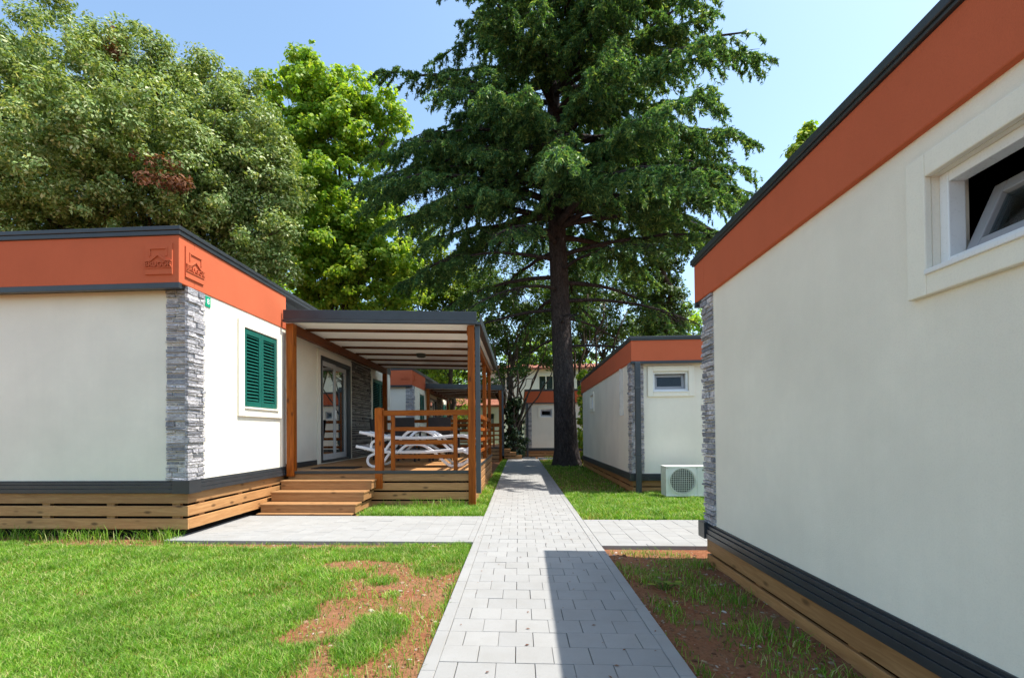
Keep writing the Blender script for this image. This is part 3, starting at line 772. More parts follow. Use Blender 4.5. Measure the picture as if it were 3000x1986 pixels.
# ------------------------------------------------------------------ the smaller house type on the right
def lodge(name, label, x0, x1, y0, y1, zg, zb0, zb, zt, zf, zr, ends, corners, holes, rows, rz=0.0, pivot=None, short_end=True, pipe=None, group=None):
    """x0..x1, y0..y1 wall box; ends: list of 'front'/'back' with overhang; corners: list of (x,y,sx,sy); holes: per wall"""
    root = thing(name, label, 'house', (pivot[0], pivot[1], 0), rz, group)
    t = 0.15; w = MB()
    H = {k: [] for k in ('left', 'right', 'front', 'back')}
    for h in holes: H[h[0]].append(h[1:5])
    w.panel((x0, y0, 0), (1, 0, 0), x1 - x0, zb0, zt + 0.05, (0, -1, 0), t, H['front'])
    w.panel((x0, y1, 0), (1, 0, 0), x1 - x0, zb0, zt + 0.05, (0, 1, 0), t, H['back'])
    w.panel((x0, y0, 0), (0, 1, 0), y1 - y0, zb0, zt + 0.05, (-1, 0, 0), t, H['left'])
    w.panel((x1, y0, 0), (0, 1, 0), y1 - y0, zb0, zt + 0.05, (1, 0, 0), t, H['right'])
    w.build('wall', 'plaster_white', root)
    m = MB(); m.box(x0 + t, x1 - t, y0 + t, y1 - t, zb0 - 0.04, zb0 + 0.03); m.build('floor', 'room', root)
    m = MB(); o = 0.16; s = 0.035
    ya, yb = y0 - o, y1 + o
    m.box(x0 - s, x1 + s, ya, y0 + 0.1, zt, zf); m.box(x0 - s, x1 + s, y1 - 0.1, yb, zt, zf)
    m.box(x0 - s, x0 + 0.1, y0 + 0.1, y1 - 0.1, zt, zf); m.box(x1 - 0.1, x1 + s, y0 + 0.1, y1 - 0.1, zt, zf)
    m.build('fascia', 'plaster_orange', root, 0.008)
    m = MB()
    for yc, sg in ((ya, 1), (yb, -1)):
        m = MB()
        y_0, y_1 = sorted((yc - sg * 0.004, yc + sg * 0.05)); m.box(x0 - s - 0.002, x1 + s + 0.002, y_0, y_1, zt - 0.05, zt + 0.004)
        y_0, y_1 = sorted((yc + sg * 0.05, yc + sg * o)); m.box(x0 - s + 0.01, x1 + s - 0.01, y_0, y_1, zt - 0.03, zt - 0.002)
        m.build('soffit_trim', 'dark_metal', root, 0.004)
    m = MB(); roof_slab(m, x0 - s, x1 + s, ya, yb, zf, zr); m.build('roof_edge', 'dark_metal', root, 0.005)
    m = MB()
    for k, (cx, cy, sx, sy, la, lb) in enumerate(corners):
        ledge(m, frame_T((cx, cy, 0), (-sx, 0, 0), (0, sy, 0)), 0.0, la, zb, zt - 0.03, 31 + k)
        ledge(m, frame_T((cx, cy, 0), (0, -sy, 0), (sx, 0, 0)), -0.025, lb, zb, zt, 51 + k)
    m.build('stone_cladding', 'ledge_stone', root)
    m = MB(); band(m, x0, x1, y0, y1, zb0, zb)
    for (cx, cy, sx, sy, la, lb) in corners: corner_cap(m, cx, cy, sx, sy, zb0, zb, 0.10)
    m.build('base_band', 'dark_metal', root, 0.003)
    m = MB()
    for yy in (y0, y1 - 0.028):
        m = MB()
        for z0, z1 in rows: m.box(x0, x1, yy, yy + 0.028, z0, z1)
        m.build('skirting', 'pine_x', root, 0.004)
    for xx in (x0 + 0.001, x1 - 0.029):
        m = MB()
        for z0, z1 in rows: m.box(xx, xx + 0.028, y0 + 0.03, y1 - 0.03, z0, z1)
        m.build('skirting', 'pine_y', root, 0.004)
    skirt_uprights(root, x0, x1, y0, y1, zg - 0.06, zb0 - 0.005, step=1.1)
    m = MB(); m.box(x0 + 0.25, x1 - 0.25, y0 + 0.3, y1 - 0.3, zg - 0.06, zb0 - 0.045); m.build('underfloor_shade', 'black_void', root)  # black fill for the underfloor shade behind the planks
    for h in holes:
        wall, u0, u1, z0, z1, tilt = h
        if wall == 'front': T = frame_T((x0 + u0, y0, z0), (1, 0, 0), (0, -1, 0))
        elif wall == 'left': T = frame_T((x0, y0 + u0, z0), (0, 1, 0), (-1, 0, 0))
        elif wall == 'right': T = frame_T((x1, y0 + u0, z0), (0, 1, 0), (1, 0, 0))
        else: T = frame_T((x0 + u0, y1, z0), (1, 0, 0), (0, 1, 0))
        small_window(root, T, u1 - u0, z1 - z0, 0.105, tilt)
    if pipe:
        px, py = pipe
        m = MB(); m.box(px, px + 0.105, py, py + 0.075, zg - 0.02, zt - 0.02)
        m.box(px - 0.006, px + 0.111, py - 0.006, py + 0.10, zg + 0.75, zg + 0.78); m.box(px - 0.006, px + 0.111, py - 0.006, py + 0.10, zt - 0.55, zt - 0.52)
        m.build('downpipe', 'downpipe', root, 0.008)
    return root

# near right house: its far end corner is at (1.855, 4.9); long wall runs back past the camera
lodge('lodge', 'large near house filling the right edge, with a tilted window under its orange band', 1.855, 6.2, -5.2, 4.90, -0.055, 0.195, 0.334, 2.55, 2.93, 3.00,
      ['back'], [(1.855, 4.90, -1, 1, 0.30, 0.25)], [('left', 1.49 + 5.2, 2.195 + 5.2, 1.926, 2.338, R(24)), ('left', -2.2 + 5.2, -1.5 + 5.2, 1.926, 2.338, R(10))],
      [(0.045, 0.19), (-0.13, 0.022)], R(-0.95), (1.855, 4.90), group='smaller houses along the right of the path')
# house with the air conditioner
lodge('lodge', 'house behind the air conditioner, dark downpipe on its stone corner', 2.27, 6.6, 9.80, 17.5, 0.0, 0.25, 0.385, 2.62, 3.03, 3.11,
      ['front'], [(2.27, 9.80, -1, -1, 0.24, 0.26)], [('front', 0.42, 1.12, 2.03, 2.43, R(8)), ('left', 5.05, 5.65, 1.95, 2.36, R(4))],
      [(0.135, 0.245), (0.0, 0.11), (-0.12, -0.02)], R(-0.3), (2.27, 9.80), pipe=(2.30, 9.60), group='smaller houses along the right of the path')
# far little house facing the end of the path
lodge('lodge', 'shaded far house facing the path end, partly behind the cedar trunk', 0.36, 4.8, 24.6, 33.0, 0.0, 0.27, 0.42, 2.72, 3.30, 3.40,
      ['front'], [(0.36, 24.6, -1, -1, 0.30, 0.3)], [('front', 0.72, 1.34, 2.0, 2.40, R(5))],
      [(0.145, 0.265), (0.0, 0.12)], R(0.0), (0.36, 24.6), pipe=(0.38, 24.42), group='smaller houses along the right of the path')

# ------------------------------------------------------------------ air conditioner
ac = thing('air_conditioner', 'pale outdoor air conditioner unit standing in sunny grass by a house', 'air conditioner', (3.09, 9.2, 0))
x0, x1, y0, y1, z0, z1 = 2.70, 3.50, 9.04, 9.36, 0.035, 0.585
m = MB(); cx, cz, rad = x0 + 0.30, (z0 + z1) / 2 + 0.005, 0.222
# casing with round fan opening in the front sheet
N = 40; ring = [(cx + rad * math.cos(2 * math.pi * i / N), cz + rad * math.sin(2 * math.pi * i / N)) for i in range(N)]
def edge_pt(a):
    dx, dz = math.cos(a), math.sin(a); best = 1e9
    for lim, d in (((x0 + 0.56 - cx), dx), ((x0 - cx), dx), ((z1 - 0.02 - cz), dz), ((z0 - cz), dz)):
        if abs(d) > 1e-6 and lim / d > 0: best = min(best, lim / d)
    return (cx + dx * best, cz + dz * best)
outer = [edge_pt(2 * math.pi * i / N) for i in range(N)]
vs = [(a, y0, c) for a, c in ring] + [(a, y0, c) for a, c in outer] + [(a, y0 + 0.06, c) for a, c in ring]
fs = []
for i in range(N):
    j = (i + 1) % N; fs += [(i, j, N + j, N + i), (i, i + 2 * N, j + 2 * N, j)]
m.add(vs, fs)
m.box(x0, x0 + 0.56, y0 + 0.061, y1, z0, z1 - 0.02)
m.box(x0 - 0.001, x0 + 0.02, y0 - 0.001, y0 + 0.07, z0, z1 - 0.02)
m.box(x0 + 0.561, x1, y0 - 0.004, y1 - 0.002, z0 + 0.001, z1 - 0.021)
m.box(x0 - 0.006, x1 + 0.006, y0 - 0.010, y1 + 0.006, z1 - 0.020, z1)
m.box(x0 - 0.004, x1 + 0.004, y0 - 0.007, y0 + 0.03, z0 - 0.004, z0 + 0.022)
m.build('casing', 'ac_white', ac, 0.005)
m = MB(); m.tube([(cx, y0 + 0.052, cz), (cx, y0 + 0.058, cz)], [rad - 0.002] * 2, 40)
m.tube([(cx, y0 + 0.02, cz), (cx, y0 + 0.05, cz)], [0.06, 0.06], 20)
for k in range(5):
    a = k * 2 * math.pi / 5; c_, s_ = math.cos(a), math.sin(a)
    m.add([(cx + 0.06 * c_, y0 + 0.03, cz + 0.06 * s_), (cx + 0.20 * math.cos(a - 0.35), y0 + 0.03, cz + 0.20 * math.sin(a - 0.35)), (cx + 0.20 * math.cos(a + 0.35), y0 + 0.05, cz + 0.20 * math.sin(a + 0.35)), (cx + 0.06 * math.cos(a + 0.5), y0 + 0.05, cz + 0.06 * math.sin(a + 0.5))], [(0, 1, 2, 3)])
m.build('fan', 'ac_dark', ac)
m = MB(); g = 0.034
for i in range(-8, 9):
    d = i * g
    if abs(d) < rad + 0.02:
        hl = math.sqrt(max((rad + 0.022) ** 2 - d * d, 0))
        m.box(cx + d - 0.0028, cx + d + 0.0028, y0 - 0.010, y0 - 0.005, cz - hl, cz + hl)
        m.box(cx - hl, cx + hl, y0 - 0.016, y0 - 0.0105, cz + d - 0.0028, cz + d + 0.0028)
for k in range(40):
    a0, a1 = 2 * math.pi * k / 40, 2 * math.pi * (k + 1) / 40; q = rad + 0.022
    m.bar((cx + q * math.cos(a0), y0 - 0.008, cz + q * math.sin(a0)), (cx + q * math.cos(a1), y0 - 0.008, cz + q * math.sin(a1)), 0.012, 0.012, (0, 1, 0))
m.build('fan_grille', 'ac_white', ac)
m = MB(); m.box(x1 - 0.15, x1 - 0.02, y0 - 0.008, y0 - 0.0045, z1 - 0.085, z1 - 0.055); m.build('badge', 'badge_grey', ac)
m = MB(); m.bar((x1 - 0.085, y0 - 0.0065, z1 - 0.12), (x1 - 0.05, y0 - 0.0065, z1 - 0.125), 0.004, 0.016); m.bar((x1 - 0.055, y0 - 0.0065, z1 - 0.122), (x1 - 0.05, y0 - 0.0065, z1 - 0.165), 0.004, 0.016, (1, 0, 0)); m.build('emblem', 'badge_red', ac)
m = MB(); m.box(x1 + 0.001, x1 + 0.045, y0 + 0.12, y1 - 0.02, z0 + 0.19, z1 - 0.10); m.build('valve_cover', 'ac_dark', ac, 0.006)
for xx in (x0 + 0.12, x1 - 0.16):
    m = MB(); m.box(xx, xx + 0.06, y0 - 0.02, y1 + 0.02, -0.06, z0 - 0.004); m.build('foot', 'ac_dark', ac, 0.004)

# ------------------------------------------------------------------ two-storey buildings beyond
def villa(label, x0, x1, y0, y1, ze, zr, wins):
    root = thing('villa', label, 'house', ((x0 + x1) / 2, y0, 0))
    m = MB(); m.panel((x0, y0, 0), (1, 0, 0), x1 - x0, -0.1, ze, (0, -1, 0), 0.25, [(w[0] - x0, w[1] - x0, w[2], w[3]) for w in wins])
    m.panel((x0, y1, 0), (1, 0, 0), x1 - x0, -0.1, ze, (0, 1, 0), 0.25)
    for xx, n in ((x0, -1), (x1, 1)):
        m.panel((xx, y0, 0), (0, 1, 0), y1 - y0, -0.1, ze, (n, 0, 0), 0.25)
        m.add([(xx, y0, ze), (xx, y1, ze), (xx, (y0 + y1) / 2, zr)], [(0, 1, 2)])
    m.build('wall', 'far_wall', root)
    m = MB(); o = 0.4; ym = (y0 + y1) / 2; sl = (zr - ze) / (ym - y0)
    for ya, yb in ((y0 - o, ym), (y1 + o, ym)):
        za = ze - o * sl
        m.hexa([(x0 - o, ya, za + 0.02), (x1 + o, ya, za + 0.02), (x1 + o, yb, zr + 0.02), (x0 - o, yb, zr + 0.02)], [(x0 - o, ya, za + 0.18), (x1 + o, ya, za + 0.18), (x1 + o, yb, zr + 0.18), (x0 - o, yb, zr + 0.18)])
    m.build('roof', 'roof_tile', root)
    for a0, a1, b0, b1 in wins:
        m = MB(); f = 0.07
        m.box(a0, a0 + f, y0 + 0.05, y0 + 0.12, b0, b1); m.box(a1 - f, a1, y0 + 0.05, y0 + 0.12, b0, b1); m.box(a0 + f, a1 - f, y0 + 0.05, y0 + 0.12, b1 - f, b1); m.box(a0 + f, a1 - f, y0 + 0.05, y0 + 0.12, b0, b0 + f)
        m.box((a0 + a1) / 2 - 0.04, (a0 + a1) / 2 + 0.04, y0 + 0.052, y0 + 0.118, b0 + f, b1 - f)
        w = m.build('window', 'trim_white', root)
        m = MB(); m.box(a0 + f, a1 - f, y0 + 0.08, y0 + 0.09, b0 + f, b1 - f); m.build('pane', 'glass', w)
        m = MB(); n = 24; pts = [(a0 + f + (a1 - a0 - 2 * f) * i / n, y0 + 0.20 + 0.02 * math.sin(i * 1.9)) for i in range(n + 1)]
        m.add([(a, b, b0 + f) for a, b in pts] + [(a, b, b1 - f) for a, b in pts], [(i, i + 1, i + n + 2, i + n + 1) for i in range(n)]); m.build('curtain', 'pvc_light', w)
    return root
villa('white two storey building with red tiled roof far behind the cedar trunk', -2.6, 9.5, 42, 50, 6.7, 7.5, [(1.75, 3.05, 4.85, 6.15), (5.0, 6.3, 4.85, 6.15), (-1.6, -0.6, 4.85, 6.15), (-0.2, 0.9, 0.9, 2.2)])
villa('low white wing with a red roof glimpsed under the far veranda', -7.0, -1.45, 37.0, 41.6, 3.35, 4.5, [(-2.55, -1.85, 1.3, 2.75), (-5.0, -4.0, 1.2, 2.4)])
# ------------------------------------------------------------------ ground, paths
rng = np.random.default_rng(11)
def vnoise(x, y, s, seed=0):
    """cheap smooth value noise, 0..1"""
    x = np.asarray(x) * s + 100.3; y = np.asarray(y) * s + 57.7
    xi = np.floor(x).astype(int); yi = np.floor(y).astype(int); fx = x - xi; fy = y - yi
    fx = fx * fx * (3 - 2 * fx); fy = fy * fy * (3 - 2 * fy)
    def h(a, b):
        n = np.sin(a * 127.1 + b * 311.7 + seed * 74.7) * 43758.5453
        return n - np.floor(n)
    return (h(xi, yi) * (1 - fx) + h(xi + 1, yi) * fx) * (1 - fy) + (h(xi, yi + 1) * (1 - fx) + h(xi + 1, yi + 1) * fx) * fy
def fbm(x, y, s, seed=0):
    return 0.5 * vnoise(x, y, s, seed) + 0.3 * vnoise(x, y, s * 2.1, seed + 1) + 0.2 * vnoise(x, y, s * 4.3, seed + 2)
KX0, KX1 = -0.53, 0.885            # outer edges of the kerbs of the main path
CY0, CY1 = 5.44, 7.10              # cross path left
DY0, DY1 = 5.30, 6.84              # cross path right
def ground_z(x, y):
    base = -0.030 - 0.03 * ((x > 0.9) & (y < 5.3)) * np.clip((x - 0.9) / 0.3, 0, 1)
    amp = np.where((y < 11) & (np.abs(x) < 9), 0.028, 0.0)
    return base - amp * 0.5 + amp * fbm(x, y, 3.1, 5) * 0.9

# one sheet: fine near the camera, coarse to the horizon
def axis_pts(lo, hi, fine0, fine1, step):
    a = list(np.arange(fine0, fine1, step)); x = fine1; s = step
    while x < hi: a.append(x); s *= 1.5; x += s
    a.append(hi); x = fine0 - step; s = step
    while x > lo: a.append(x); s *= 1.5; x -= s
    a.append(lo); return np.array(sorted(a))
gx = axis_pts(-900, 900, -7, 6, 0.07); gy = axis_pts(-60, 1500, -1, 11, 0.07)
XX, YY = np.meshgrid(gx, gy); ZZ = ground_z(XX, YY)
inpath = ((XX > KX0 - 0.05) & (XX < KX1 + 0.05)) | ((XX < KX1) & (XX > -4.3) & (YY > CY0 + 0.0) & (YY < CY1 - 0.0)) | ((XX > KX0) & (YY > DY0) & (YY < DY1))
ZZ = np.where(inpath, np.minimum(ZZ, -0.045), ZZ)
nx, ny = len(gx), len(gy)
idx = np.arange(nx * ny).reshape(ny, nx)
q = np.stack([idx[:-1, :-1], idx[:-1, 1:], idx[1:, 1:], idx[1:, :-1]], -1).reshape(-1, 4)
g = mesh_np('ground', np.stack([XX, YY, ZZ], -1).reshape(-1, 3), q, None, 'soil'); tag(g, kind='structure')
g.data.polygons.foreach_set('use_smooth', [True] * len(g.data.polygons))

def paver_box(V, F, x0, x1, y0, y1, top, th=0.06, c=0.004, tilt=(0, 0)):
    n = len(V); 
    def z(x, y): return top + tilt[0] * (x - x0) + tilt[1] * (y - y0)
    V += [(x0, y0, top - th), (x1, y0, top - th), (x1, y1, top - th), (x0, y1, top - th),
          (x0, y0, z(x0, y0) - c), (x1, y0, z(x1, y0) - c), (x1, y1, z(x1, y1) - c), (x0, y1, z(x0, y1) - c),
          (x0 + c, y0 + c, z(x0, y0)), (x1 - c, y0 + c, z(x1, y0)), (x1 - c, y1 - c, z(x1, y1)), (x0 + c, y1 - c, z(x0, y1))]
    for a in (0, 4):
        for k in range(4):
            j = (k + 1) % 4; F.append((n + a + k, n + a + j, n + a + 4 + j, n + a + 4 + k))
    F.append((n + 8, n + 9, n + 10, n + 11))
V, F = [], []
PX0, PX1 = KX0 + 0.085, KX1 - 0.085; nW = 6; w = (PX1 - PX0) / nW; gap = 0.0015
rp = random.Random(3)
y = -3.0; row = 0
while y < 23.4:
    off = w / 2 if row % 2 else 0.0; xs = [PX0 + i * w + off for i in range(-1, nW + 1)]
    for xa in xs:
        a = max(xa, PX0); b = min(xa + w, PX1)
        if b - a < 0.02: continue
        jx = rp.uniform(-0.0012, 0.0012)
        paver_box(V, F, a + gap + jx, b - gap + jx, y + gap, y + 0.2 - gap, rp.uniform(-0.0016, 0.0016), 0.06, 0.002, (rp.uniform(-.003, .003), rp.uniform(-.003, .003)))
    y += 0.2; row += 1
def cross(xa, xb, y0, y1):
    x = xa; col = 0
    n = int(round((y1 - y0) / 0.2)); d = (y1 - y0) / n
    while x < xb - 0.01:
        x2 = min(x + 0.2, xb); off = d / 2 if col % 2 else 0
        for k in range(-1, n + 1):
            a = max(y0 + k * d + off, y0); b = min(y0 + (k + 1) * d + off, y1)
            if b - a < 0.02: continue
            paver_box(V, F, x + gap, x2 - gap, a + gap, b - gap, rp.uniform(-0.0016, 0.0016), 0.06, 0.002, (rp.uniform(-.003, .003), rp.uniform(-.003, .003)))
        x += 0.2; col += 1
cross(-4.20, KX0, CY0 + 0.085, CY1 - 0.085)
cross(KX1, 7.0, DY0 + 0.085, DY1 - 0.085)
x0_ = KX1
y = 22.0
while y < 23.4:      # short turn to the right at the far end
    x = KX1
    while x < 7: paver_box(V, F, x + gap, x + 0.2 - gap, y + gap, y + 0.2 - gap, rp.uniform(-0.001, 0.001)); x += 0.2
    y += 0.2
pth = mesh_np('path', V, F, None, 'paver', None, True); tag(pth, kind='structure')
V, F = [], []
def kerb_y(x0, y0, y1, L=0.5):
    y = y0
    while y < y1 - 0.02: paver_box(V, F, x0 + 0.002, x0 + 0.083, y + 0.0015, min(y + L, y1) - 0.0015, 0.001 + rp.uniform(-.001, .001), 0.12, 0.004); y += L
def kerb_x(y0, x0, x1, L=0.5):
    x = x0
    while x < x1 - 0.02: paver_box(V, F, x + 0.0015, min(x + L, x1) - 0.0015, y0 + 0.002, y0 + 0.083, 0.001 + rp.uniform(-.001, .001), 0.12, 0.004); x += L
kerb_y(KX0, -3, CY0); kerb_y(KX0, CY0, CY1); kerb_y(KX0, CY1, 23.4)
kerb_y(KX1 - 0.085, -3, DY0); kerb_y(KX1 - 0.085, DY0, DY1); kerb_y(KX1 - 0.085, DY1, 22.0)
kerb_x(CY0, -4.2, KX0); kerb_x(CY1 - 0.085, -4.2, KX0); kerb_x(DY0, KX1, 7.0); kerb_x(DY1 - 0.085, KX1, 7.0)
kb = mesh_np('path_kerb', V, F, None, 'paver', None, True); tag(kb, kind='structure')

# ------------------------------------------------------------------ grass blades
def blades(name, x, y, L, wd, lean, mat='grass_blade', z=None):
    n = len(x); z = ground_z(x, y) - 0.006 if z is None else z
    a = rng.uniform(0, 2 * np.pi, n); b = a + rng.normal(np.pi / 2, 0.5, n)
    ln = lean * rng.uniform(0.25, 1.5, n)
    dx, dy = np.cos(a) * wd / 2, np.sin(a) * wd / 2
    lx, ly = np.cos(b), np.sin(b)
    def pt(sx, sy, t, hh): return np.stack([x + sx + lx * L * ln * t, y + sy + ly * L * ln * t, z + L * hh], -1)
    v = np.stack([pt(-dx, -dy, 0, 0), pt(dx, dy, 0, 0), pt(dx * .8, dy * .8, .30, .55), pt(-dx * .8, -dy * .8, .30, .55), pt(0 * dx, 0 * dy, 1.0, 0.86)], 1).reshape(-1, 3)
    i = np.arange(n)[:, None] * 5
    o = mesh_np(name, v, i + np.array([[0, 1, 2, 3]]), i + np.array([[3, 2, 4]]), mat)
    return o
SOIL = [  # bare patches (x, y, rx, ry)
    (-0.64, 3.3, 0.10, 0.9), (-0.6, 2.5, 0.08, 0.6), (-0.98, 3.95, 0.42, 0.36), (-0.74, 3.60, 0.20, 0.55), (-0.70, 3.0, 0.13, 0.5), (-1.30, 3.05, 0.20, 0.26), (-1.13, 2.72, 0.12, 0.14), (-1.02, 2.45, 0.26, 0.30), (-0.78, 2.45, 0.14, 0.26), (-1.55, 4.55, 0.40, 0.18),
    (-1.15, 4.45, 0.30, 0.22), (-0.62, 4.25, 0.10, 0.4), (-1.5, 2.2, 0.4, 0.12), (-2.55, 5.30, 1.4, 0.11), (-5.0, 5.30, 1.0, 0.10), (-1.2, 3.45, 0.35, 0.22)]
TUFT = [(-0.88, 3.05, 0.15, 0.26), (-0.97, 2.75, 0.13, 0.20), (-1.18, 4.05, 0.14, 0.12), (-1.0, 3.72, 0.08, 0.1), (-0.9, 2.3, 0.13, 0.2), (-0.78, 4.55, 0.26, 0.34), (-1.35, 2.6, 0.2, 0.2)]
def soilmask(x, y):
    m = np.zeros_like(x)
    wob = 0.25 + 1.5 * fbm(x, y, 7, 9) ** 1.3
    for a, b, c, d in SOIL: m = np.maximum(m, np.clip(1.75 - ((x - a) / c) ** 2 / wob - ((y - b) / d) ** 2 / wob, 0, 1))
    for a, b, c, d in TUFT: m *= 1 - np.clip(1.35 - ((x - a) / c) ** 2 / wob - ((y - b) / d) ** 2 / wob, 0, 1) * 0.9
    return m * (0.86 + 0.13 * fbm(x, y, 14, 40))
def in_rect(x, y, r): return (x > r[0]) & (x < r[1]) & (y > r[2]) & (y < r[3])
def sow(n, r, keep):
    x = rng.uniform(r[0], r[1], n); y = rng.uniform(r[2], r[3], n); k = rng.uniform(0, 1, n) < keep(x, y); return x[k], y[k]
gX, gY, gL, gW = [], [], [], []
def put(x, y, L0, L1, w):
    gX.append(x); gY.append(y); cl = 0.45 + 1.1 * fbm(x, y, 5.3, 21); gL.append(rng.uniform(L0, L1, len(x)) * cl); gW.append(rng.uniform(0.7, 1.3, len(x)) * w)
dens = lambda x, y: (1 - soilmask(x, y)) * np.clip(0.45 + 1.1 * fbm(x, y, 3.2, 33), 0.25, 1)
x, y = sow(215000, (-4.6, KX0 - 0.01, 1.7, 3.6), dens); put(x, y, 0.026, 0.066, 0.004)
x, y = sow(135000, (-6.6, KX0 - 0.01, 3.6, CY0 - 0.04), dens); put(x, y, 0.028, 0.066, 0.0052)
x, y = sow(30000, (-10, -3.4, 0.5, 5.6), lambda x, y: 0.8 * (1 - ((x > -6.6) & (y > 3.6)))); put(x, y, 0.04, 0.08, 0.007)
x, y = sow(26000, (-3.4, KX0, -2, 1.7), lambda x, y: dens(x, y)); put(x, y, 0.03, 0.07, 0.006)
x, y = sow(2600, (-8, -4.1, 5.42, 5.66), lambda x, y: np.clip(fbm(x, y, 4, 2) * 2 - 0.75, 0, 1)); put(x, y, 0.08, 0.22, 0.006)
# right dirt strip: tufts
def dirt(x, y):
    t = np.zeros_like(x)
    for a, b, c, d in [(1.18, 4.35, 0.42, 0.36), (1.5, 3.95, 0.34, 0.42), (1.48, 3.05, 0.30, 0.42), (1.05, 3.5, 0.12, 0.3), (1.55, 2.55, 0.25, 0.3), (0.95, 2.6, 0.06, 0.4), (1.02, 2.2, 0.08, 0.3), (1.6, 4.75, 0.3, 0.2), (1.35, 5.1, 0.4, 0.12), (1.7, 2.1, 0.2, .5)]:
        t = np.maximum(t, np.clip(1.3 - ((x - a) / c) ** 2 - ((y - b) / d) ** 2, 0, 1))
    return np.clip(t * (0.05 + 1.1 * fbm(x, y, 5, 8)) * 0.48 + 0.004, 0, 1)
x, y = sow(32000, (KX1 + 0.01, 1.84, 1.2, DY0 - 0.03), dirt); put(x, y, 0.03, 0.085, 0.005)
# lawn before the air conditioner, strip beside the deck
lawn = lambda x, y: np.clip(1.15 - 0.75 * np.clip(1.2 - ((x - 1.05) / 0.3) ** 2 - ((y - 7.15) / 0.5) ** 2, 0, 1), 0, 1) * np.clip(0.5 + fbm(x, y, 3, 4), 0, 1)
x, y = sow(85000, (KX1 + 0.01, 5.6, DY1 + 0.01, 9.85), lawn); put(x, y, 0.05, 0.11, 0.0085)
x, y = sow(15000, (KX1 + 0.01, 2.3, 9.85, 21.5), lambda x, y: 0.7 * (np.hypot(x - 1.8, y - 18) > 0.6)); put(x, y, 0.04, 0.08, 0.012)
x, y = sow(17000, (-2.45, KX0 - 0.01, CY1 + 0.01, 8.03), lambda x, y: np.clip(0.25 + 1.1 * fbm(x, y, 3, 14), 0, 1)); put(x, y, 0.04, 0.12, 0.0075)
x, y = sow(1500, (-2.3, -0.9, 7.85, 8.04), lambda x, y: np.clip(fbm(x, y, 3, 15) * 2 - 0.7, 0, 1)); put(x, y, 0.10, 0.26, 0.006)
x, y = sow(11000, (VX1 + 0.03, KX0 - 0.01, 8.0, 21.5), lambda x, y: np.clip(0.2 + fbm(x, y, 2, 16), 0, 1)); put(x, y, 0.04, 0.10, 0.010)
x, y = sow(40000, (-16, 16, 16, 42), lambda x, y: ((x < -4.3) | (x > 1.2)) * 0.9); put(x, y, 0.06, 0.12, 0.03)
gr = blades('grass', np.concatenate(gX), np.concatenate(gY), np.concatenate(gL), np.concatenate(gW), 0.75)
tag(gr, 'short bright green lawn grass growing in the beds beside the paving', 'grass', kind='stuff')

# wood chips and crumbs on the bare soil
def chips(n, r, keep, s0, s1):
    x, y = sow(n, r, keep); n = len(x); z = ground_z(x, y) + 0.002
    a = rng.uniform(0, 6.28, n); s = rng.uniform(s0, s1, n) * rng.uniform(0.4, 1.6, n); as_ = rng.uniform(0.25, 0.9, n); h = s * rng.uniform(0.15, 0.5, n)
    c, sn = np.cos(a), np.sin(a); P = []
    for px, py, pz in ((-1, -1, 0), (1, -.7, 0), (.8, 1, 0), (-.9, .8, 0), (-.6, -.5, 1), (.6, -.5, .8), (.5, .6, 1), (-.6, .5, .7)):
        u = px * s; v = py * s * as_; P.append(np.stack([x + u * c - v * sn, y + u * sn + v * c, z + pz * h], -1))
    return np.stack(P, 1).reshape(-1, 3), n
f8 = np.array([[4, 5, 6, 7], [0, 1, 5, 4], [1, 2, 6, 5], [2, 3, 7, 6], [3, 0, 4, 7]])
vv, qq, n0 = [], [], 0
for args in ((4500, (-3, KX0 - 0.01, 1.8, CY0 - 0.02), lambda x, y: soilmask(x, y) * 0.9, 0.004, 0.012), (2600, (KX1 + 0.01, 1.84, 1.4, DY0 - 0.02), lambda x, y: 0.4 + 0.6 * fbm(x, y, 3, 3), 0.004, 0.012),
             (120, (KX1 + 0.05, 1.8, 1.6, DY0 - 0.1), lambda x, y: 0.6 + 0 * x, 0.014, 0.028), (60, (-2.2, KX0 - 0.05, 2.0, 4.5), lambda x, y: soilmask(x, y), 0.014, 0.026), (500, (-7, -0.7, 5.2, 5.42), lambda x, y: 0.7 + 0 * x, 0.005, 0.014)):
    v_, n_ = chips(*args); vv.append(v_); qq.append((np.arange(n_)[:, None, None] * 8 + f8[None]).reshape(-1, 4) + n0); n0 += n_ * 8
ch = mesh_np('gravel', np.concatenate(vv), np.concatenate(qq), None, 'chips', None, True); tag(ch, 'pale wood chips and stone crumbs scattered on the red soil', 'gravel', kind='stuff')

# dry leaf and needle litter blown onto the paving
x, y = sow(900, (KX0 - 0.2, KX1 + 0.2, 2.0, 21.0), lambda x, y: np.clip(0.12 + 0.5 * np.minimum(np.abs(x - KX0), np.abs(x - KX1)) ** -0.5 * 0.3 + 0.3 * (y > 9), 0, 1))
nl = len(x); a = rng.uniform(0, 6.28, nl); s_ = rng.uniform(0.006, 0.017, nl); z = np.where((x > KX0) & (x < KX1), 0.004, ground_z(x, y) + 0.02)
cs, sn = np.cos(a) * s_, np.sin(a) * s_
lv = np.stack([np.stack([x - cs, y - sn, z], -1), np.stack([x - sn * .4, y + cs * .4, z + s_ * .25], -1), np.stack([x + cs, y + sn, z + 0.001], -1), np.stack([x + sn * .4, y - cs * .4, z + s_ * .15], -1)], 1).reshape(-1, 3)
lit = mesh_np('leaf_litter', lv, np.arange(nl)[:, None] * 4 + np.array([[0, 1, 2, 3]]), None, 'leaf_dead'); tag(lit, 'tiny dry brown leaves scattered over the paved path', 'leaf litter', kind='stuff')

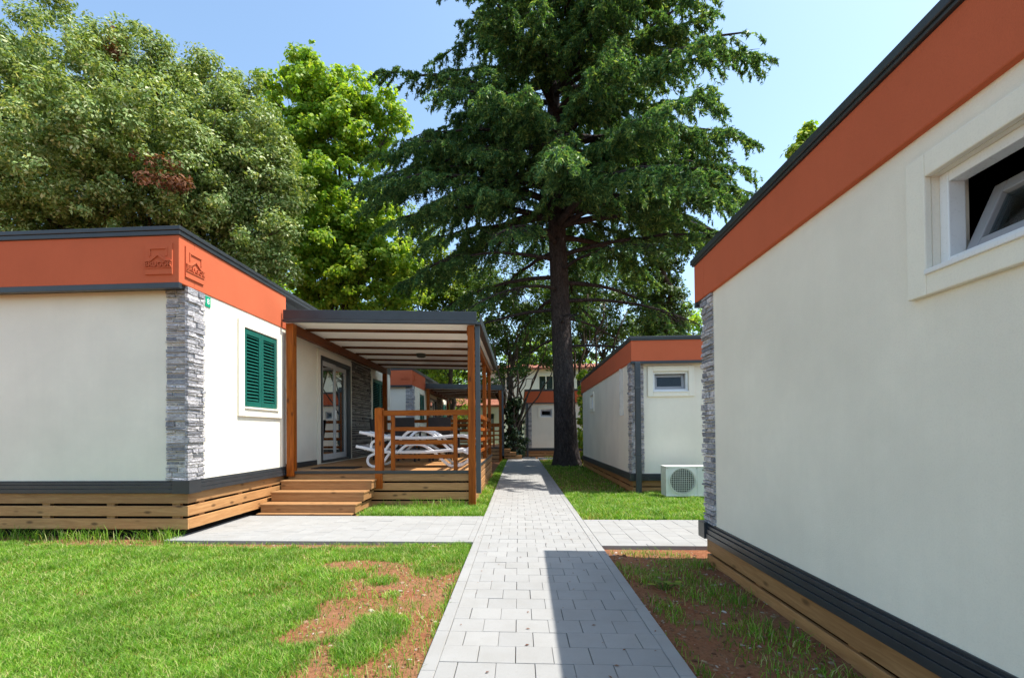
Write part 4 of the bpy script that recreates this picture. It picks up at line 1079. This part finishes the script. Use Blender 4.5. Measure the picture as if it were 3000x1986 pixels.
# broad leaved weed in the dirt strip
weed = thing('weed', 'small broad leaved green weed growing in the shaded dirt strip', 'plant', (1.17, 4.02, -0.06))
lv, lq = [], []
for k in range(9):
    a = k * 2.4; rr_ = 0.05 + 0.012 * k; cx_, cy_ = 1.17 + rr_ * math.cos(a), 4.02 + rr_ * math.sin(a); zc = -0.01 + 0.018 * (k % 4); s_ = 0.032
    n = len(lv)
    for px, py, pz in ((-1, 0, 0), (-.4, .9, .2), (.8, .6, .3), (1.1, 0, .1), (.8, -.6, .3), (-.4, -.9, .2)):
        lv.append((cx_ + s_ * (px * math.cos(a) - py * math.sin(a)), cy_ + s_ * (px * math.sin(a) + py * math.cos(a)), zc + 0.5 * s_ * pz))
    lq += [(n, n + 1, n + 2, n + 3), (n, n + 3, n + 4, n + 5)]
mesh_np('leaves', lv, lq, None, 'leaf_bright', weed)
m = MB()
for k in range(9):
    a = k * 2.4; rr_ = 0.05 + 0.012 * k; m.tube([(1.17, 4.02, -0.07), (1.17 + rr_ * math.cos(a), 4.02 + rr_ * math.sin(a), -0.01 + 0.018 * (k % 4))], 0.003, 5)
m.build('stem', 'leaf_dark', weed)

# ------------------------------------------------------------------ trees
def unit(v): return v / np.maximum(np.linalg.norm(v, axis=-1, keepdims=True), 1e-9)
def leaf_mesh(name, P, N, size, aspect, mat, parent, D=None):
    n = len(P)
    r = unit(rng.normal(size=(n, 3))) if D is None else unit(D)
    N = unit(N); t = unit(r - N * (r * N).sum(-1, keepdims=True)); b = np.cross(N, t)
    s = (size * rng.uniform(0.6, 1.35, n))[:, None]; fold = rng.uniform(0.05, 0.3, n)[:, None]
    v = np.stack([P - t * s * .5, P + b * s * aspect * .5 + N * s * fold * .3 - t * s * .05, P + t * s * .5 - N * s * .1, P - b * s * aspect * .5 + N * s * fold * .3 - t * s * .05], 1).reshape(-1, 3)
    return mesh_np(name, v, np.arange(n)[:, None] * 4 + np.array([[0, 1, 2, 3]]), None, mat, parent)
def crown_points(blobs, dens, cl_r, per, shell=0.45, flat=0.75):
    """leaf clumps spread through each blob; returns leaf positions and normals"""
    Ps, Ns = [], []
    for (c, r) in blobs:
        c = np.array(c, float); r = np.array([r, r, r], float) if np.isscalar(r) else np.array(r, float)
        nc = max(6, int(dens * (r[0] * r[2]) / cl_r ** 2))
        d = unit(rng.normal(size=(nc, 3))); rad = rng.uniform(0, 1, nc) ** shell
        out = rng.uniform(0, 1, nc) < 0.16; rad = np.where(out, rng.uniform(1.0, 1.22, nc), rad)
        cc = c + d * rad[:, None] * r
        cr = cl_r * rng.uniform(0.5, 1.25, nc) * np.where(out, 0.62, 1.0)
        k = np.maximum((per * (cr / cl_r) ** 2).astype(int), 4)
        ci = np.repeat(np.arange(nc), k); n = len(ci)
        e = unit(rng.normal(size=(n, 3))) * (rng.uniform(0, 1, n) ** 0.45)[:, None] * cr[ci][:, None]
        e[:, 2] *= flat
        P = cc[ci] + e
        Nn = unit(e) * 0.7 + d[ci] * 0.35 + np.array([0, 0, 0.55]) + rng.normal(size=(n, 3)) * 0.42
        Ps.append(P); Ns.append(Nn)
    return np.concatenate(Ps), np.concatenate(Ns)
def limb(m, a, b, r0, r1, sag=0.0, wob=0.25, n=7, k=6):
    a = Vector(a); b = Vector(b); L = (b - a).length; pts = []
    for i in range(n + 1):
        t = i / n; w = math.sin(math.pi * t) * wob * L * 0.12
        pts.append(a.lerp(b, t) + Vector((random.uniform(-w, w), random.uniform(-w, w), random.uniform(-w, w) + sag * L * math.sin(math.pi * t))))
    m.tube(pts, [r0 + (r1 - r0) * (i / n) for i in range(n + 1)], k)
    return pts
def broadleaf(name, label, base, trunk_top, r0, blobs, mat, leaf, aspect=0.6, dens=1.5, cl_r=0.55, per=70, group=None, bark='twig_bark', twigs=3, shell=0.45, stems=None, cat='tree', flat=0.75):
    root = thing(name, label, cat, base, 0, group)
    m = MB(); tt = Vector(trunk_top); bs = Vector(base)
    if stems is None:
        tp = limb(m, bs + Vector((0, 0, -0.15)), tt, r0, r0 * 0.45, 0, 0.35, 9, 10)
        m.tube([bs + Vector((0, 0, -0.2)), bs + Vector((0, 0, 0.3)), tp[1]], [r0 * 1.5, r0 * 1.12, r0], 10)
        m.build('trunk', bark, root, 0, True)
    else:
        for s_ in stems: limb(m, s_[0], s_[1], s_[2], s_[2] * 0.35, 0, 0.3, 8, 8)
        m.build('trunk', bark, root, 0, True); tp = [bs.lerp(tt, i / 9) for i in range(10)]
    m = MB()
    for (c, r) in blobs:
        rr_ = r if np.isscalar(r) else max(r); c = Vector(c)
        j = max(2, min(8, int(10 * (c.z - bs.z) / max(tt.z - bs.z, 0.1) * 0.6)))
        src = tp[j]
        p = limb(m, src, c, r0 * 0.22, r0 * 0.06, 0.04, 0.5, 7, 6)
        for _ in range(twigs):
            d = Vector((random.gauss(0, 1), random.gauss(0, 1), random.gauss(0.2, 0.8))).normalized()
            limb(m, p[random.randint(4, 7)], c + d * rr_ * random.uniform(0.6, 0.95), r0 * 0.055, 0.008, 0.03, 0.5, 5, 5)
    m.build('limbs', bark, root, 0, True)
    P, N = crown_points(blobs, dens, cl_r, per, shell, flat)
    leaf_mesh('crown', P, N, leaf, aspect, mat, root)
    return root
def at(u, v, D, f=1110.0):
    """point seen at (u, v) of the photograph at depth D (used only to note down crown positions)"""
    return ((u - 1200.5) / f * D, D * (1 + 0.06 * (u - 1134) / f), 1.24 + (999 - 0.0085 * (u - 1200) - v) / f * D)
# ------------------------------------------------------------------ the big cedar
def cedar():
    root = thing('cedar_tree', 'huge dark green cedar with drooping boughs standing beside the path, its top cut off', 'tree', (1.77, 18.07, 0))
    tr = catmull([(1.77, 18.07, -0.2), (1.77, 18.07, 0.25), (1.74, 18.06, 1.2), (1.66, 18.05, 4.0), (1.56, 18.02, 7.0), (1.46, 18.0, 10.0), (1.40, 18.0, 15), (1.34, 18.0, 20), (1.32, 18, 25.5)], 6)
    def rad(z): return float(np.interp(z, [-0.2, 0.15, 0.6, 2, 6, 10, 15, 20, 25.5], [0.66, 0.53, 0.45, 0.40, 0.355, 0.30, 0.21, 0.11, 0.02]))
    m = MB(); m.tube(tr, [rad(p.z) for p in tr], 20); t_ = m.build('trunk', 'bark', root, 0, True)
    def tx(z): return Vector((float(np.interp(z, [p.z for p in tr], [p.x for p in tr])), float(np.interp(z, [p.z for p in tr], [p.y for p in tr])), z))
    rs = random.Random(21); m = MB(); BL = []      # branchlets: p0, dir, len, foliage
    zs = [4.4, 4.8, 5.2, 5.5, 5.8, 6.1, 6.3, 6.5, 6.8, 7.0, 7.2, 7.4, 7.6, 7.8, 8.0, 8.2] + list(np.linspace(8.5, 24.6, 112))
    front = list(np.linspace(9.4, 17.5, 32)); n_all = len(zs); zs += front + [10.4, 10.9, 9.5] + [8.9, 9.4, 9.9] + [8.6, 8.9, 9.1, 9.3, 9.5, 9.7, 10.0, 10.3, 11.0, 11.8, 12.6]
    for i, z in enumerate(zs):
        az = i * 2.39996 + rs.uniform(-0.4, 0.4)
        if i >= n_all: az = -math.pi / 2 + rs.uniform(-1.25, 1.25)      # boughs reaching out over the path
        if i >= n_all + 32: az = (math.pi + 0.25, math.pi - 0.5, 0.35, -1.32, -1.5, -1.18, 3.0, -0.2, 3.5, -0.6, 2.6, -2.6, 0.2, -0.4, 3.3, -0.15, 2.9)[i - n_all - 32]
        prof = float(np.interp(z, [4, 6, 8, 9.5, 12, 15, 18, 21, 25], [3.6, 4.8, 6.0, 6.7, 6.6, 5.8, 4.6, 3.2, 0.5]))
        L = prof * rs.uniform(0.68, 1.06)
        if math.cos(az) > 0.3: L *= 1.08 + (0.16 if 11 < z < 17 else 0)
        if math.sin(az) < -0.75: L *= 0.92
        if i >= n_all + 32: L = 7.3 if i < n_all + 35 else (7.9 if i < n_all + 38 else 6.4)  # the three longest boughs are added to cast shade over the path
        elif i >= n_all: L *= 0.82
        sparse = 0.16 if z < 6.6 else (0.7 if z < 8.4 else 1.0)
        up = float(np.interp(z, [4, 8, 14, 24], [0.02, 0.12, 0.34, 0.6])) + rs.uniform(-0.08, 0.08); droop = float(np.interp(z, [4, 9, 16, 24], [0.22, 0.34, 0.36, 0.30])) + rs.uniform(-0.06, 0.1)
        d = Vector((math.cos(az), math.sin(az), 0)); sd = Vector((-d.y, d.x, 0)); p0 = tx(z); n = 11; pts = []
        cv = rs.uniform(-0.18, 0.18)
        for k in range(n + 1):
            t = k / n
            pts.append(p0 + d * (L * t) + sd * (L * cv * t * t + rs.uniform(-.03, .03) * L * t) + Vector((0, 0, L * (up * t - droop * t * t))))
        r0 = max(0.018, 0.020 * L) * (0.8 if z < 8 else 1)
        m.tube(pts, [r0 * (1 - 0.88 * k / n) for k in range(n + 1)], 6)
        nb = int(L * (9.5 if z > 8.4 else 5))
        for j in range(nb):
            t = rs.uniform(0.16 if z > 9 else 0.35, 1.0) ** 0.85; k = min(int(t * n), n - 1); q = pts[k].lerp(pts[k + 1], t * n - k); tg = (pts[k + 1] - pts[k]).normalized()
            s_ = 1 if j % 2 else -1; an = rs.uniform(0.45, 1.15)
            dd = (tg * math.cos(an) + sd * s_ * math.sin(an) + Vector((0, 0, rs.uniform(-0.45, 0.10)))).normalized()
            ll = rs.uniform(0.40, 1.0) * (1.45 - 0.85 * t) * float(np.interp(L, [1, 6], [0.5, 1.15]))
            if rs.random() < sparse: BL.append((q, dd, ll))
            if sparse < 1 or rs.random() < 0.3:
                e = q + dd * ll * 0.9 + Vector((0, 0, -0.12 * ll)); m.tube([q, q.lerp(e, 0.5) + Vector((0, 0, 0.04)), e], [0.012, 0.009, 0.004], 4, False)
                if sparse < 1:
                    for _ in range(2):
                        e2 = q.lerp(e, rs.uniform(0.3, 0.8)); m.tube([e2, e2 + Vector((rs.uniform(-.5, .5), rs.uniform(-.5, .5), rs.uniform(-.35, .2)))], [0.007, 0.003], 3, False)
        if sparse == 1.0: BL.append((pts[-1], (pts[-1] - pts[-2]).normalized(), 0.55))
    m.build('limbs', 'bark', root, 0, True)
    p0 = np.array([b[0] for b in BL]); dd = np.array([b[1] for b in BL]); ll = np.array([b[2] for b in BL])
    # side shoots in the spray plus fingers hanging from it, each a little string of needle tufts
    K = np.maximum((ll * 24).astype(int), 5); ci = np.repeat(np.arange(len(BL)), K); n = len(ci)
    t = rng.uniform(0.05, 1.0, n); base = p0[ci] + dd[ci] * (ll[ci] * t)[:, None]; base[:, 2] -= 0.5 * ll[ci] * t ** 2
    dr = dd[ci]; side = unit(np.cross(dr, [0, 0, 1.0])); sg = rng.choice([-1, 1], n)[:, None]
    hang = rng.uniform(0, 1, n) < 0.45
    D = dr * rng.uniform(0.1, 0.9, n)[:, None] + side * sg * rng.uniform(0.15, 1.0, n)[:, None]; D[:, 2] -= rng.uniform(0.0, 0.5, n)
    D = np.where(hang[:, None], dr * 0.25 + side * sg * 0.25 + np.array([0, 0, -1.0]), D); D = unit(D + rng.normal(size=(n, 3)) * 0.15)
    SL = rng.uniform(0.10, 0.34, n) * np.clip(ll[ci], 0.45, 1.1) * np.where(hang, 1.15, 1.0) * (1.15 - 0.45 * t)
    per = 7; D0 = np.repeat(D, per, 0); L0 = np.repeat(SL, per); s = np.tile((np.arange(per) + 0.5) / per, n)
    P = np.repeat(base, per, 0) + D0 * (L0 * s)[:, None]; P[:, 2] -= 0.25 * L0 * s ** 2; m_ = len(P)
    P += rng.normal(size=(m_, 3)) * 0.014
    D = unit(D0 + rng.normal(size=(m_, 3)) * 0.42)
    N = np.array([0, 0, 0.55]) + rng.normal(size=(m_, 3)) * 0.55
    leaf_mesh('crown', P, N, 0.15, 0.26, 'needle', root, D)
    return root
cedar()

# ------------------------------------------------------------------ broadleaf trees (crown clumps noted from the photograph, u, v, radius in px, at a depth)
def blobs_at(lst, D, f=1110.0):
    o = []
    for b in lst:
        u, v, r = b[:3]; dd = b[3] if len(b) > 3 else 0.0
        o.append((at(u, v, D + dd), (r / f * (D + dd), r / f * (D + dd), r / f * (D + dd) * 0.9)))
    return o
oakb = blobs_at([(60, 150, 170, 0), (-160, 200, 220, 0), (210, 120, 95, -1), (330, 165, 105, 0), (430, 190, 95, .5), (505, 260, 95, 0), (585, 330, 95, -.5), (610, 440, 85, 0), (625, 540, 70, -.6), (560, 600, 90, .6),
                  (470, 400, 150, -1.2), (320, 330, 170, -1.6), (130, 340, 180, -2.3), (-90, 400, 220, -1.5), (300, 540, 180, .9), (120, 590, 170, 1.2), (450, 570, 120, .7), (-60, 600, 170, 1.2), (200, 300, 120, -2.2), (420, 420, 90, -1.6),
                  (180, 480, 190, .8), (420, 500, 170, .6), (520, 470, 120, .2), (250, 260, 150, .5), (60, 300, 170, 1), (420, 320, 140, .5), (520, 380, 120, 0), (600, 520, 90, .5), (220, 640, 150, 0), (400, 660, 140, 0), (540, 650, 90, 0), (570, 235, 62, 0), (628, 335, 62, 0), (500, 170, 55, 0), (655, 430, 60, 0), (355, 80, 34, -.5), (275, 75, 26, 0), (150, 22, 42, 0), (640, 620, 48, 0), (545, 205, 40, .5)], 17.5)
oak = broadleaf('oak_tree', 'broad grey green evergreen oak with brown dead sprays, rising behind the nearest house', (-14.0, 18.4, 0), (-13.6, 18.2, 8.0), 0.42, oakb, 'leaf_oak', 0.135, 0.50, 4.4, 0.5, 205, twigs=3, shell=0.42)
P, N = crown_points([(at(372, 395, 14.6), (0.75, 0.6, 0.55)), (at(330, 372, 14.8), (0.5, 0.4, 0.4)), (at(410, 420, 14.7), 0.35), (at(262, 92, 16.8), (0.35, 0.35, 0.6)), (at(268, 128, 16.7), 0.35)], 2.2, 0.3, 40)
leaf_mesh('dead_leaves', P, N, 0.13, 0.5, 'leaf_dead', oak)

mapb = blobs_at([(712, 128, 42), (690, 190, 62), (745, 180, 60), (640, 205, 46, .5), (612, 178, 26), (800, 215, 62), (850, 195, 38), (880, 240, 50), (915, 270, 34), (700, 270, 85, -.6), (790, 290, 88, -.3), (890, 325, 52, .3), (850, 350, 40),
                  (680, 360, 70, 0), (745, 415, 85, -.8), (850, 440, 58, .3), (905, 450, 38), (690, 480, 80, -.5), (800, 500, 90, -.8), (880, 540, 70, 0), (740, 590, 90, -.8), (840, 620, 80, -.5), (700, 680, 75), (800, 690, 70), (920, 620, 55), (900, 700, 70), (740, 330, 90), (720, 520, 90, .6), (790, 580, 90, .6), (860, 520, 80, .4), (680, 600, 80, 0), (760, 660, 90, 0), (870, 600, 80), (940, 660, 60), (640, 300, 46), (655, 420, 50), (830, 260, 60), (760, 220, 70)], 23)
broadleaf('maple_tree', 'tall sunlit yellow green maple standing between the oak and the cedar', (-8.6, 23.5, 0), (-8.5, 22.9, 13.5), 0.34, mapb, 'leaf_maple', 0.18, 0.85, 3.6, 0.48, 100, twigs=3, shell=0.55, flat=0.6)

ashb = blobs_at([(965, 515, 42), (940, 570, 50), (1005, 560, 48), (1030, 620, 52), (975, 640, 60), (1070, 640, 40), (1050, 690, 55), (930, 690, 60), (1000, 710, 55), (1085, 700, 36), (900, 640, 40, 1), (1040, 745, 50), (960, 770, 60), (1100, 760, 40), (1040, 810, 40), (1000, 850, 40), (920, 590, 46), (985, 600, 60), (1040, 670, 56), (900, 720, 60), (1090, 650, 34), (1000, 770, 60), (1075, 740, 46)], 29)
broadleaf('ash_tree', 'small fresh yellow green tree just above the veranda roof, left of the cedar', (-4.3, 29.5, 0), (-4.2, 29.0, 9.0), 0.2, ashb, 'leaf_bright', 0.18, 0.6, 3.2, 0.48, 90, twigs=4, shell=0.6)

# multi-stemmed tree with an ivy base at the end of the path
B = Vector((-0.25, 23.3, 0)); st = []
for dx, dy, h, r in ((-1.7, 0.3, 5.2, 0.06), (-1.0, -0.5, 5.8, 0.07), (-0.4, 0.6, 6.3, 0.08), (0.3, -0.3, 6.4, 0.07), (0.9, 0.5, 6.0, 0.07), (1.7, 0.1, 5.6, 0.06), (2.3, -0.3, 5.0, 0.05), (-0.1, 0.1, 5.5, 0.09), (1.3, 0.7, 4.7, 0.05)):
    st.append(((B.x, B.y, 0.9 if abs(dx) > .2 else -0.1), (B.x + dx, B.y + dy, h), r))
st.append(((B.x, B.y, -0.1), (B.x + 0.04, B.y, 1.9), 0.26))
lilb = blobs_at([(1135, 760, 50), (1190, 720, 55), (1240, 740, 50), (1120, 830, 36), (1170, 800, 40), (1235, 810, 36), (1105, 700, 50), (1280, 760, 50), (1330, 790, 34), (1220, 650, 50), (1150, 660, 50), (1280, 680, 46), (1120, 890, 22), (1270, 835, 20), (1125, 640, 46, 3), (1180, 590, 44, 4), (1240, 590, 44, 4), (1265, 710, 36), (1200, 850, 24), (1150, 850, 26)], 24)
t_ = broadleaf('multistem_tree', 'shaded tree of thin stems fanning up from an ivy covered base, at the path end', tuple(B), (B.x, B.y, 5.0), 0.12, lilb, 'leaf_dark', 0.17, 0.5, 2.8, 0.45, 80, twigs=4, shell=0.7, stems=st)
P, N = crown_points([((B.x, B.y, 0.7), (0.75, 0.6, 0.9)), ((B.x + .02, B.y, 1.7), (0.48, 0.42, 0.9)), ((B.x, B.y, 2.6), (0.32, 0.3, 0.6)), ((B.x - .25, B.y, 2.4), (0.25, 0.25, 0.4)), ((B.x, B.y, 0.3), (0.7, 0.55, 0.4))], 3.5, 0.2, 46, 0.3)
leaf_mesh('ivy', P, N, 0.13, 0.7, 'leaf_ivy', t_)
# right of the cedar trunk
B = Vector((3.2, 26.0, 0)); st = []
for dx, dy, h, r in ((-0.6, 0.2, 8.0, 0.09), (0.5, -0.4, 8.5, 0.10), (1.5, 0.3, 8.2, 0.09), (2.6, -0.2, 7.6, 0.08), (3.6, 0.3, 6.8, 0.07), (-1.2, 0.5, 7.0, 0.07), (4.4, 0.0, 6.0, 0.05)):
    st.append(((B.x, B.y, 0.7), (B.x + dx, B.y + dy, h), r))
st.append(((B.x, B.y, -0.1), (B.x + 0.06, B.y, 1.5), 0.2))
arb = blobs_at([(1345, 640, 45), (1400, 620, 50), (1365, 720, 45), (1430, 690, 50), (1460, 750, 46), (1390, 780, 40), (1340, 830, 34), (1450, 640, 40), (1370, 570, 45, 2), (1430, 850, 40), (1480, 660, 46, 1), (1345, 690, 40), (1400, 860, 40), (1350, 770, 36), (1310, 650, 50, 3), (1300, 730, 46, 3), (1290, 560, 40, 4)], 27)
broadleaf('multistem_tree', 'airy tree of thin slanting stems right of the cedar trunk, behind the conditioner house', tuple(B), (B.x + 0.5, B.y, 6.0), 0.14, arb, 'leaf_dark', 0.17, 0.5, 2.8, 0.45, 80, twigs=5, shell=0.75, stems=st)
# ivy on a low post by the path right of the cedar
ivy = thing('ivy_column', 'narrow column of green ivy between the cedar trunk and the conditioner house', 'plant', (2.62, 19.6, 0))
m = MB(); limb(m, (2.62, 19.6, -0.1), (2.6, 19.6, 3.6), 0.09, 0.04); m.build('stem', 'bark', ivy, 0, True)
P, N = crown_points([((2.6, 19.6, z), (0.26, 0.26, 0.5)) for z in (0.4, 1.1, 1.8, 2.5, 3.2)], 3.5, 0.16, 36, 0.35); leaf_mesh('leaves', P, N, 0.13, 0.7, 'leaf_maple', ivy)
# dark ivy-clad evergreen behind the conditioner house
cypb = blobs_at([(1540, 480, 40), (1520, 540, 44), (1565, 560, 38), (1540, 610, 48), (1525, 670, 46), (1560, 690, 44), (1545, 740, 52), (1500, 735, 30), (1585, 740, 26), (1540, 800, 60), (1540, 420, 30)], 22.5)
broadleaf('evergreen_tree', 'dark ivy clad evergreen column rising over the orange band of the conditioner house', (7.0, 23.0, 0), (7.0, 23.0, 11.0), 0.3, cypb, 'leaf_dark', 0.15, 0.5, 4.4, 0.4, 150, twigs=2, shell=0.4)
# sprig of a tree whose crown shows over the right roof
twb = blobs_at([(1882, 290, 9), (1872, 312, 8), (1890, 330, 12), (1852, 345, 6), (1915, 385, 20), (1960, 420, 45), (2040, 420, 50), (1930, 450, 45), (2000, 520, 60)], 15)
broadleaf('young_tree', 'leaf tips of a young tree peeping over the roof edge of the near right house', (10.4, 16.0, 0), (10.4, 15.8, 9.0), 0.14, twb, 'leaf_maple', 0.15, 0.7, 2.0, 0.3, 50, twigs=2, shell=0.6)
# bright shrub beyond the far veranda
shr = blobs_at([(1045, 935, 22), (1065, 915, 18), (1070, 950, 22), (1030, 955, 22), (1090, 945, 20), (1010, 945, 24)], 36)
broadleaf('shrub', 'bright sunlit shrub seen through the veranda posts above the railing', (-4.8, 36.3, 0), (-4.8, 36.2, 1.8), 0.08, shr, 'leaf_bright', 0.16, 0.6, 2.0, 0.4, 50, twigs=2)
dk = blobs_at([(985, 850, 40), (1030, 870, 36), (1085, 865, 40), (1130, 900, 30), (960, 900, 40), (1100, 830, 40), (1060, 820, 30)], 34)
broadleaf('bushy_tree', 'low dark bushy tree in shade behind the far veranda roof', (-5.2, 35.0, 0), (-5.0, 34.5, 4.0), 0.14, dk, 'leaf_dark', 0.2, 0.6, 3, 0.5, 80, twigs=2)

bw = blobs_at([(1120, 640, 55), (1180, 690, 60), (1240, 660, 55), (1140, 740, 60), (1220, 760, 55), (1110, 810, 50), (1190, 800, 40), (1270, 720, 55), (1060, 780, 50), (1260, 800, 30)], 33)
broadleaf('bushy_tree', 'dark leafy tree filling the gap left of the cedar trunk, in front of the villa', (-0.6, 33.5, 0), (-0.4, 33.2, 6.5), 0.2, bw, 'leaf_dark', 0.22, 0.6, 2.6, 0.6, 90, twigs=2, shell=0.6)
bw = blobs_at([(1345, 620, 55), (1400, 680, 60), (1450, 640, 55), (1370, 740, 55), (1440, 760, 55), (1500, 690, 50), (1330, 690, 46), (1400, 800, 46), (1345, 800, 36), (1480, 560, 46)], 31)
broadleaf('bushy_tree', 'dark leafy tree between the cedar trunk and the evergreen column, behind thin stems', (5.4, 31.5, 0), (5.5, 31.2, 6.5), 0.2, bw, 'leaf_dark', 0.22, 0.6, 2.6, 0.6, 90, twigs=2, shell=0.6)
# trees along the back of the site: one of a kind, copied
def backtree(label, x, y, h, r, mat):
    bl = [((x + r * 0.75 * math.cos(a) * s_, y + r * 0.7 * math.sin(a) * s_, h * (0.42 + 0.5 * (k / 11))), r * (0.62 - 0.25 * abs(k / 11 - 0.45))) for k, (a, s_) in enumerate([(i * 2.4, 0.3 + 0.7 * math.sin(math.pi * (i + 1) / 13)) for i in range(12)])]
    return broadleaf('leafy_tree', label, (x, y, 0), (x, y, h * 0.7), 0.3, bl, mat, 0.34, 0.65, 2.4, 0.85, 80, 'leafy trees along the back of the site', twigs=1)
bt = backtree('leafy tree beyond the villa, behind the cedar foliage', 3.0, 56, 12, 5.0, 'leaf_maple')
for (x, y, s_, rz, lab) in ((-9.5, 48, 0.95, 1.3, 'leafy tree behind the low white wing, left of the villa'), (-20, 40, 1.2, 2.2, 'leafy tree hidden mostly by the maple, far behind the house row'),
                            (14.5, 46, 1.0, 4.0, 'leafy tree right of the villa, behind the evergreen column'), (24, 36, 1.1, 5.2, 'leafy tree far right behind the conditioner house'), (-32, 30, 1.25, 0.5, 'leafy tree at far left behind the oak')):
    c = copy_tree(bt); c.location = (x, y, 0); c.scale = (s_, s_, s_); c.rotation_euler.z = rz; tag(c, lab)
backtrees = None

# ------------------------------------------------------------------ camera
W_, H_, f_ = 2369.0, 1568.0, 1110.0
th, pi_, ro = 0.06, 0.0129, 0.0085
fw = Vector((-math.sin(th) * math.cos(pi_), math.cos(th) * math.cos(pi_), math.sin(pi_)))
rt = Vector((math.cos(th), math.sin(th), 0)); up = rt.cross(fw)
rt2 = rt * math.cos(ro) - up * math.sin(ro); up2 = up * math.cos(ro) + rt * math.sin(ro)
cam = bpy.data.cameras.new('camera'); co = bpy.data.objects.new('camera', cam); COL.objects.link(co)
M = Matrix(((rt2.x, up2.x, -fw.x, 0), (rt2.y, up2.y, -fw.y, 0), (rt2.z, up2.z, -fw.z, 1.24), (0, 0, 0, 1)))
co.matrix_world = M
dY = Vector((0, 1, 0)); xc = dY.dot(rt2) / dY.dot(fw); yc = dY.dot(up2) / dY.dot(fw)
cx_ = 1200.5 - f_ * xc; cy_ = 999 + f_ * yc
cam.sensor_width = 36.0; cam.lens = f_ / W_ * 36.0
cam.shift_x = (W_ / 2 - cx_) / W_; cam.shift_y = (cy_ - H_ / 2) / W_
cam.clip_start = 0.05; cam.clip_end = 4000
SC.camera = co

# ------------------------------------------------------------------ light
EL = R(62.7); AZ = R(1.0)            # sun stands over the right, a hair beyond the house ends
sv = Vector((math.cos(EL) * math.cos(AZ), math.cos(EL) * math.sin(AZ), math.sin(EL)))
sun = bpy.data.lights.new('sun', 'SUN'); sun.energy = 3.8; sun.angle = R(0.5); sun.color = (1.0, 0.955, 0.88)
so = bpy.data.objects.new('sun', sun); COL.objects.link(so); so.location = sv * 60
so.rotation_euler = (-sv).to_track_quat('-Z', 'Y').to_euler()
wd = bpy.data.worlds.new('World'); SC.world = wd; wd.use_nodes = True
nt = wd.node_tree; bg = nt.nodes['Background']
sk = nt.nodes.new('ShaderNodeTexSky'); sk.sky_type = 'NISHITA'; sk.sun_disc = False
sk.sun_elevation = EL; sk.sun_rotation = math.atan2(sv.x, sv.y); sk.air_density = 1.0; sk.dust_density = 1.2; sk.ozone_density = 0.6; sk.altitude = 20
lk(nt, mixc(nt, 1.0, sk.outputs['Color'], (0.94, 1.0, 0.955), 'MULTIPLY'), bg.inputs['Color']); bg.inputs['Strength'].default_value = 0.15
SC.view_settings.view_transform = 'Standard'; SC.view_settings.look = 'None'; SC.view_settings.exposure = 1.15; SC.view_settings.gamma = 1.0
SC.view_settings.use_curve_mapping = False
SC.render.engine = 'CYCLES'
cy = SC.cycles; cy.use_denoising = True; cy.max_bounces = 8; cy.diffuse_bounces = 4; cy.transparent_max_bounces = 8
try: cy.denoiser = 'OPENIMAGEDENOISE'; cy.denoising_input_passes = 'RGB_ALBEDO_NORMAL'
except Exception: pass
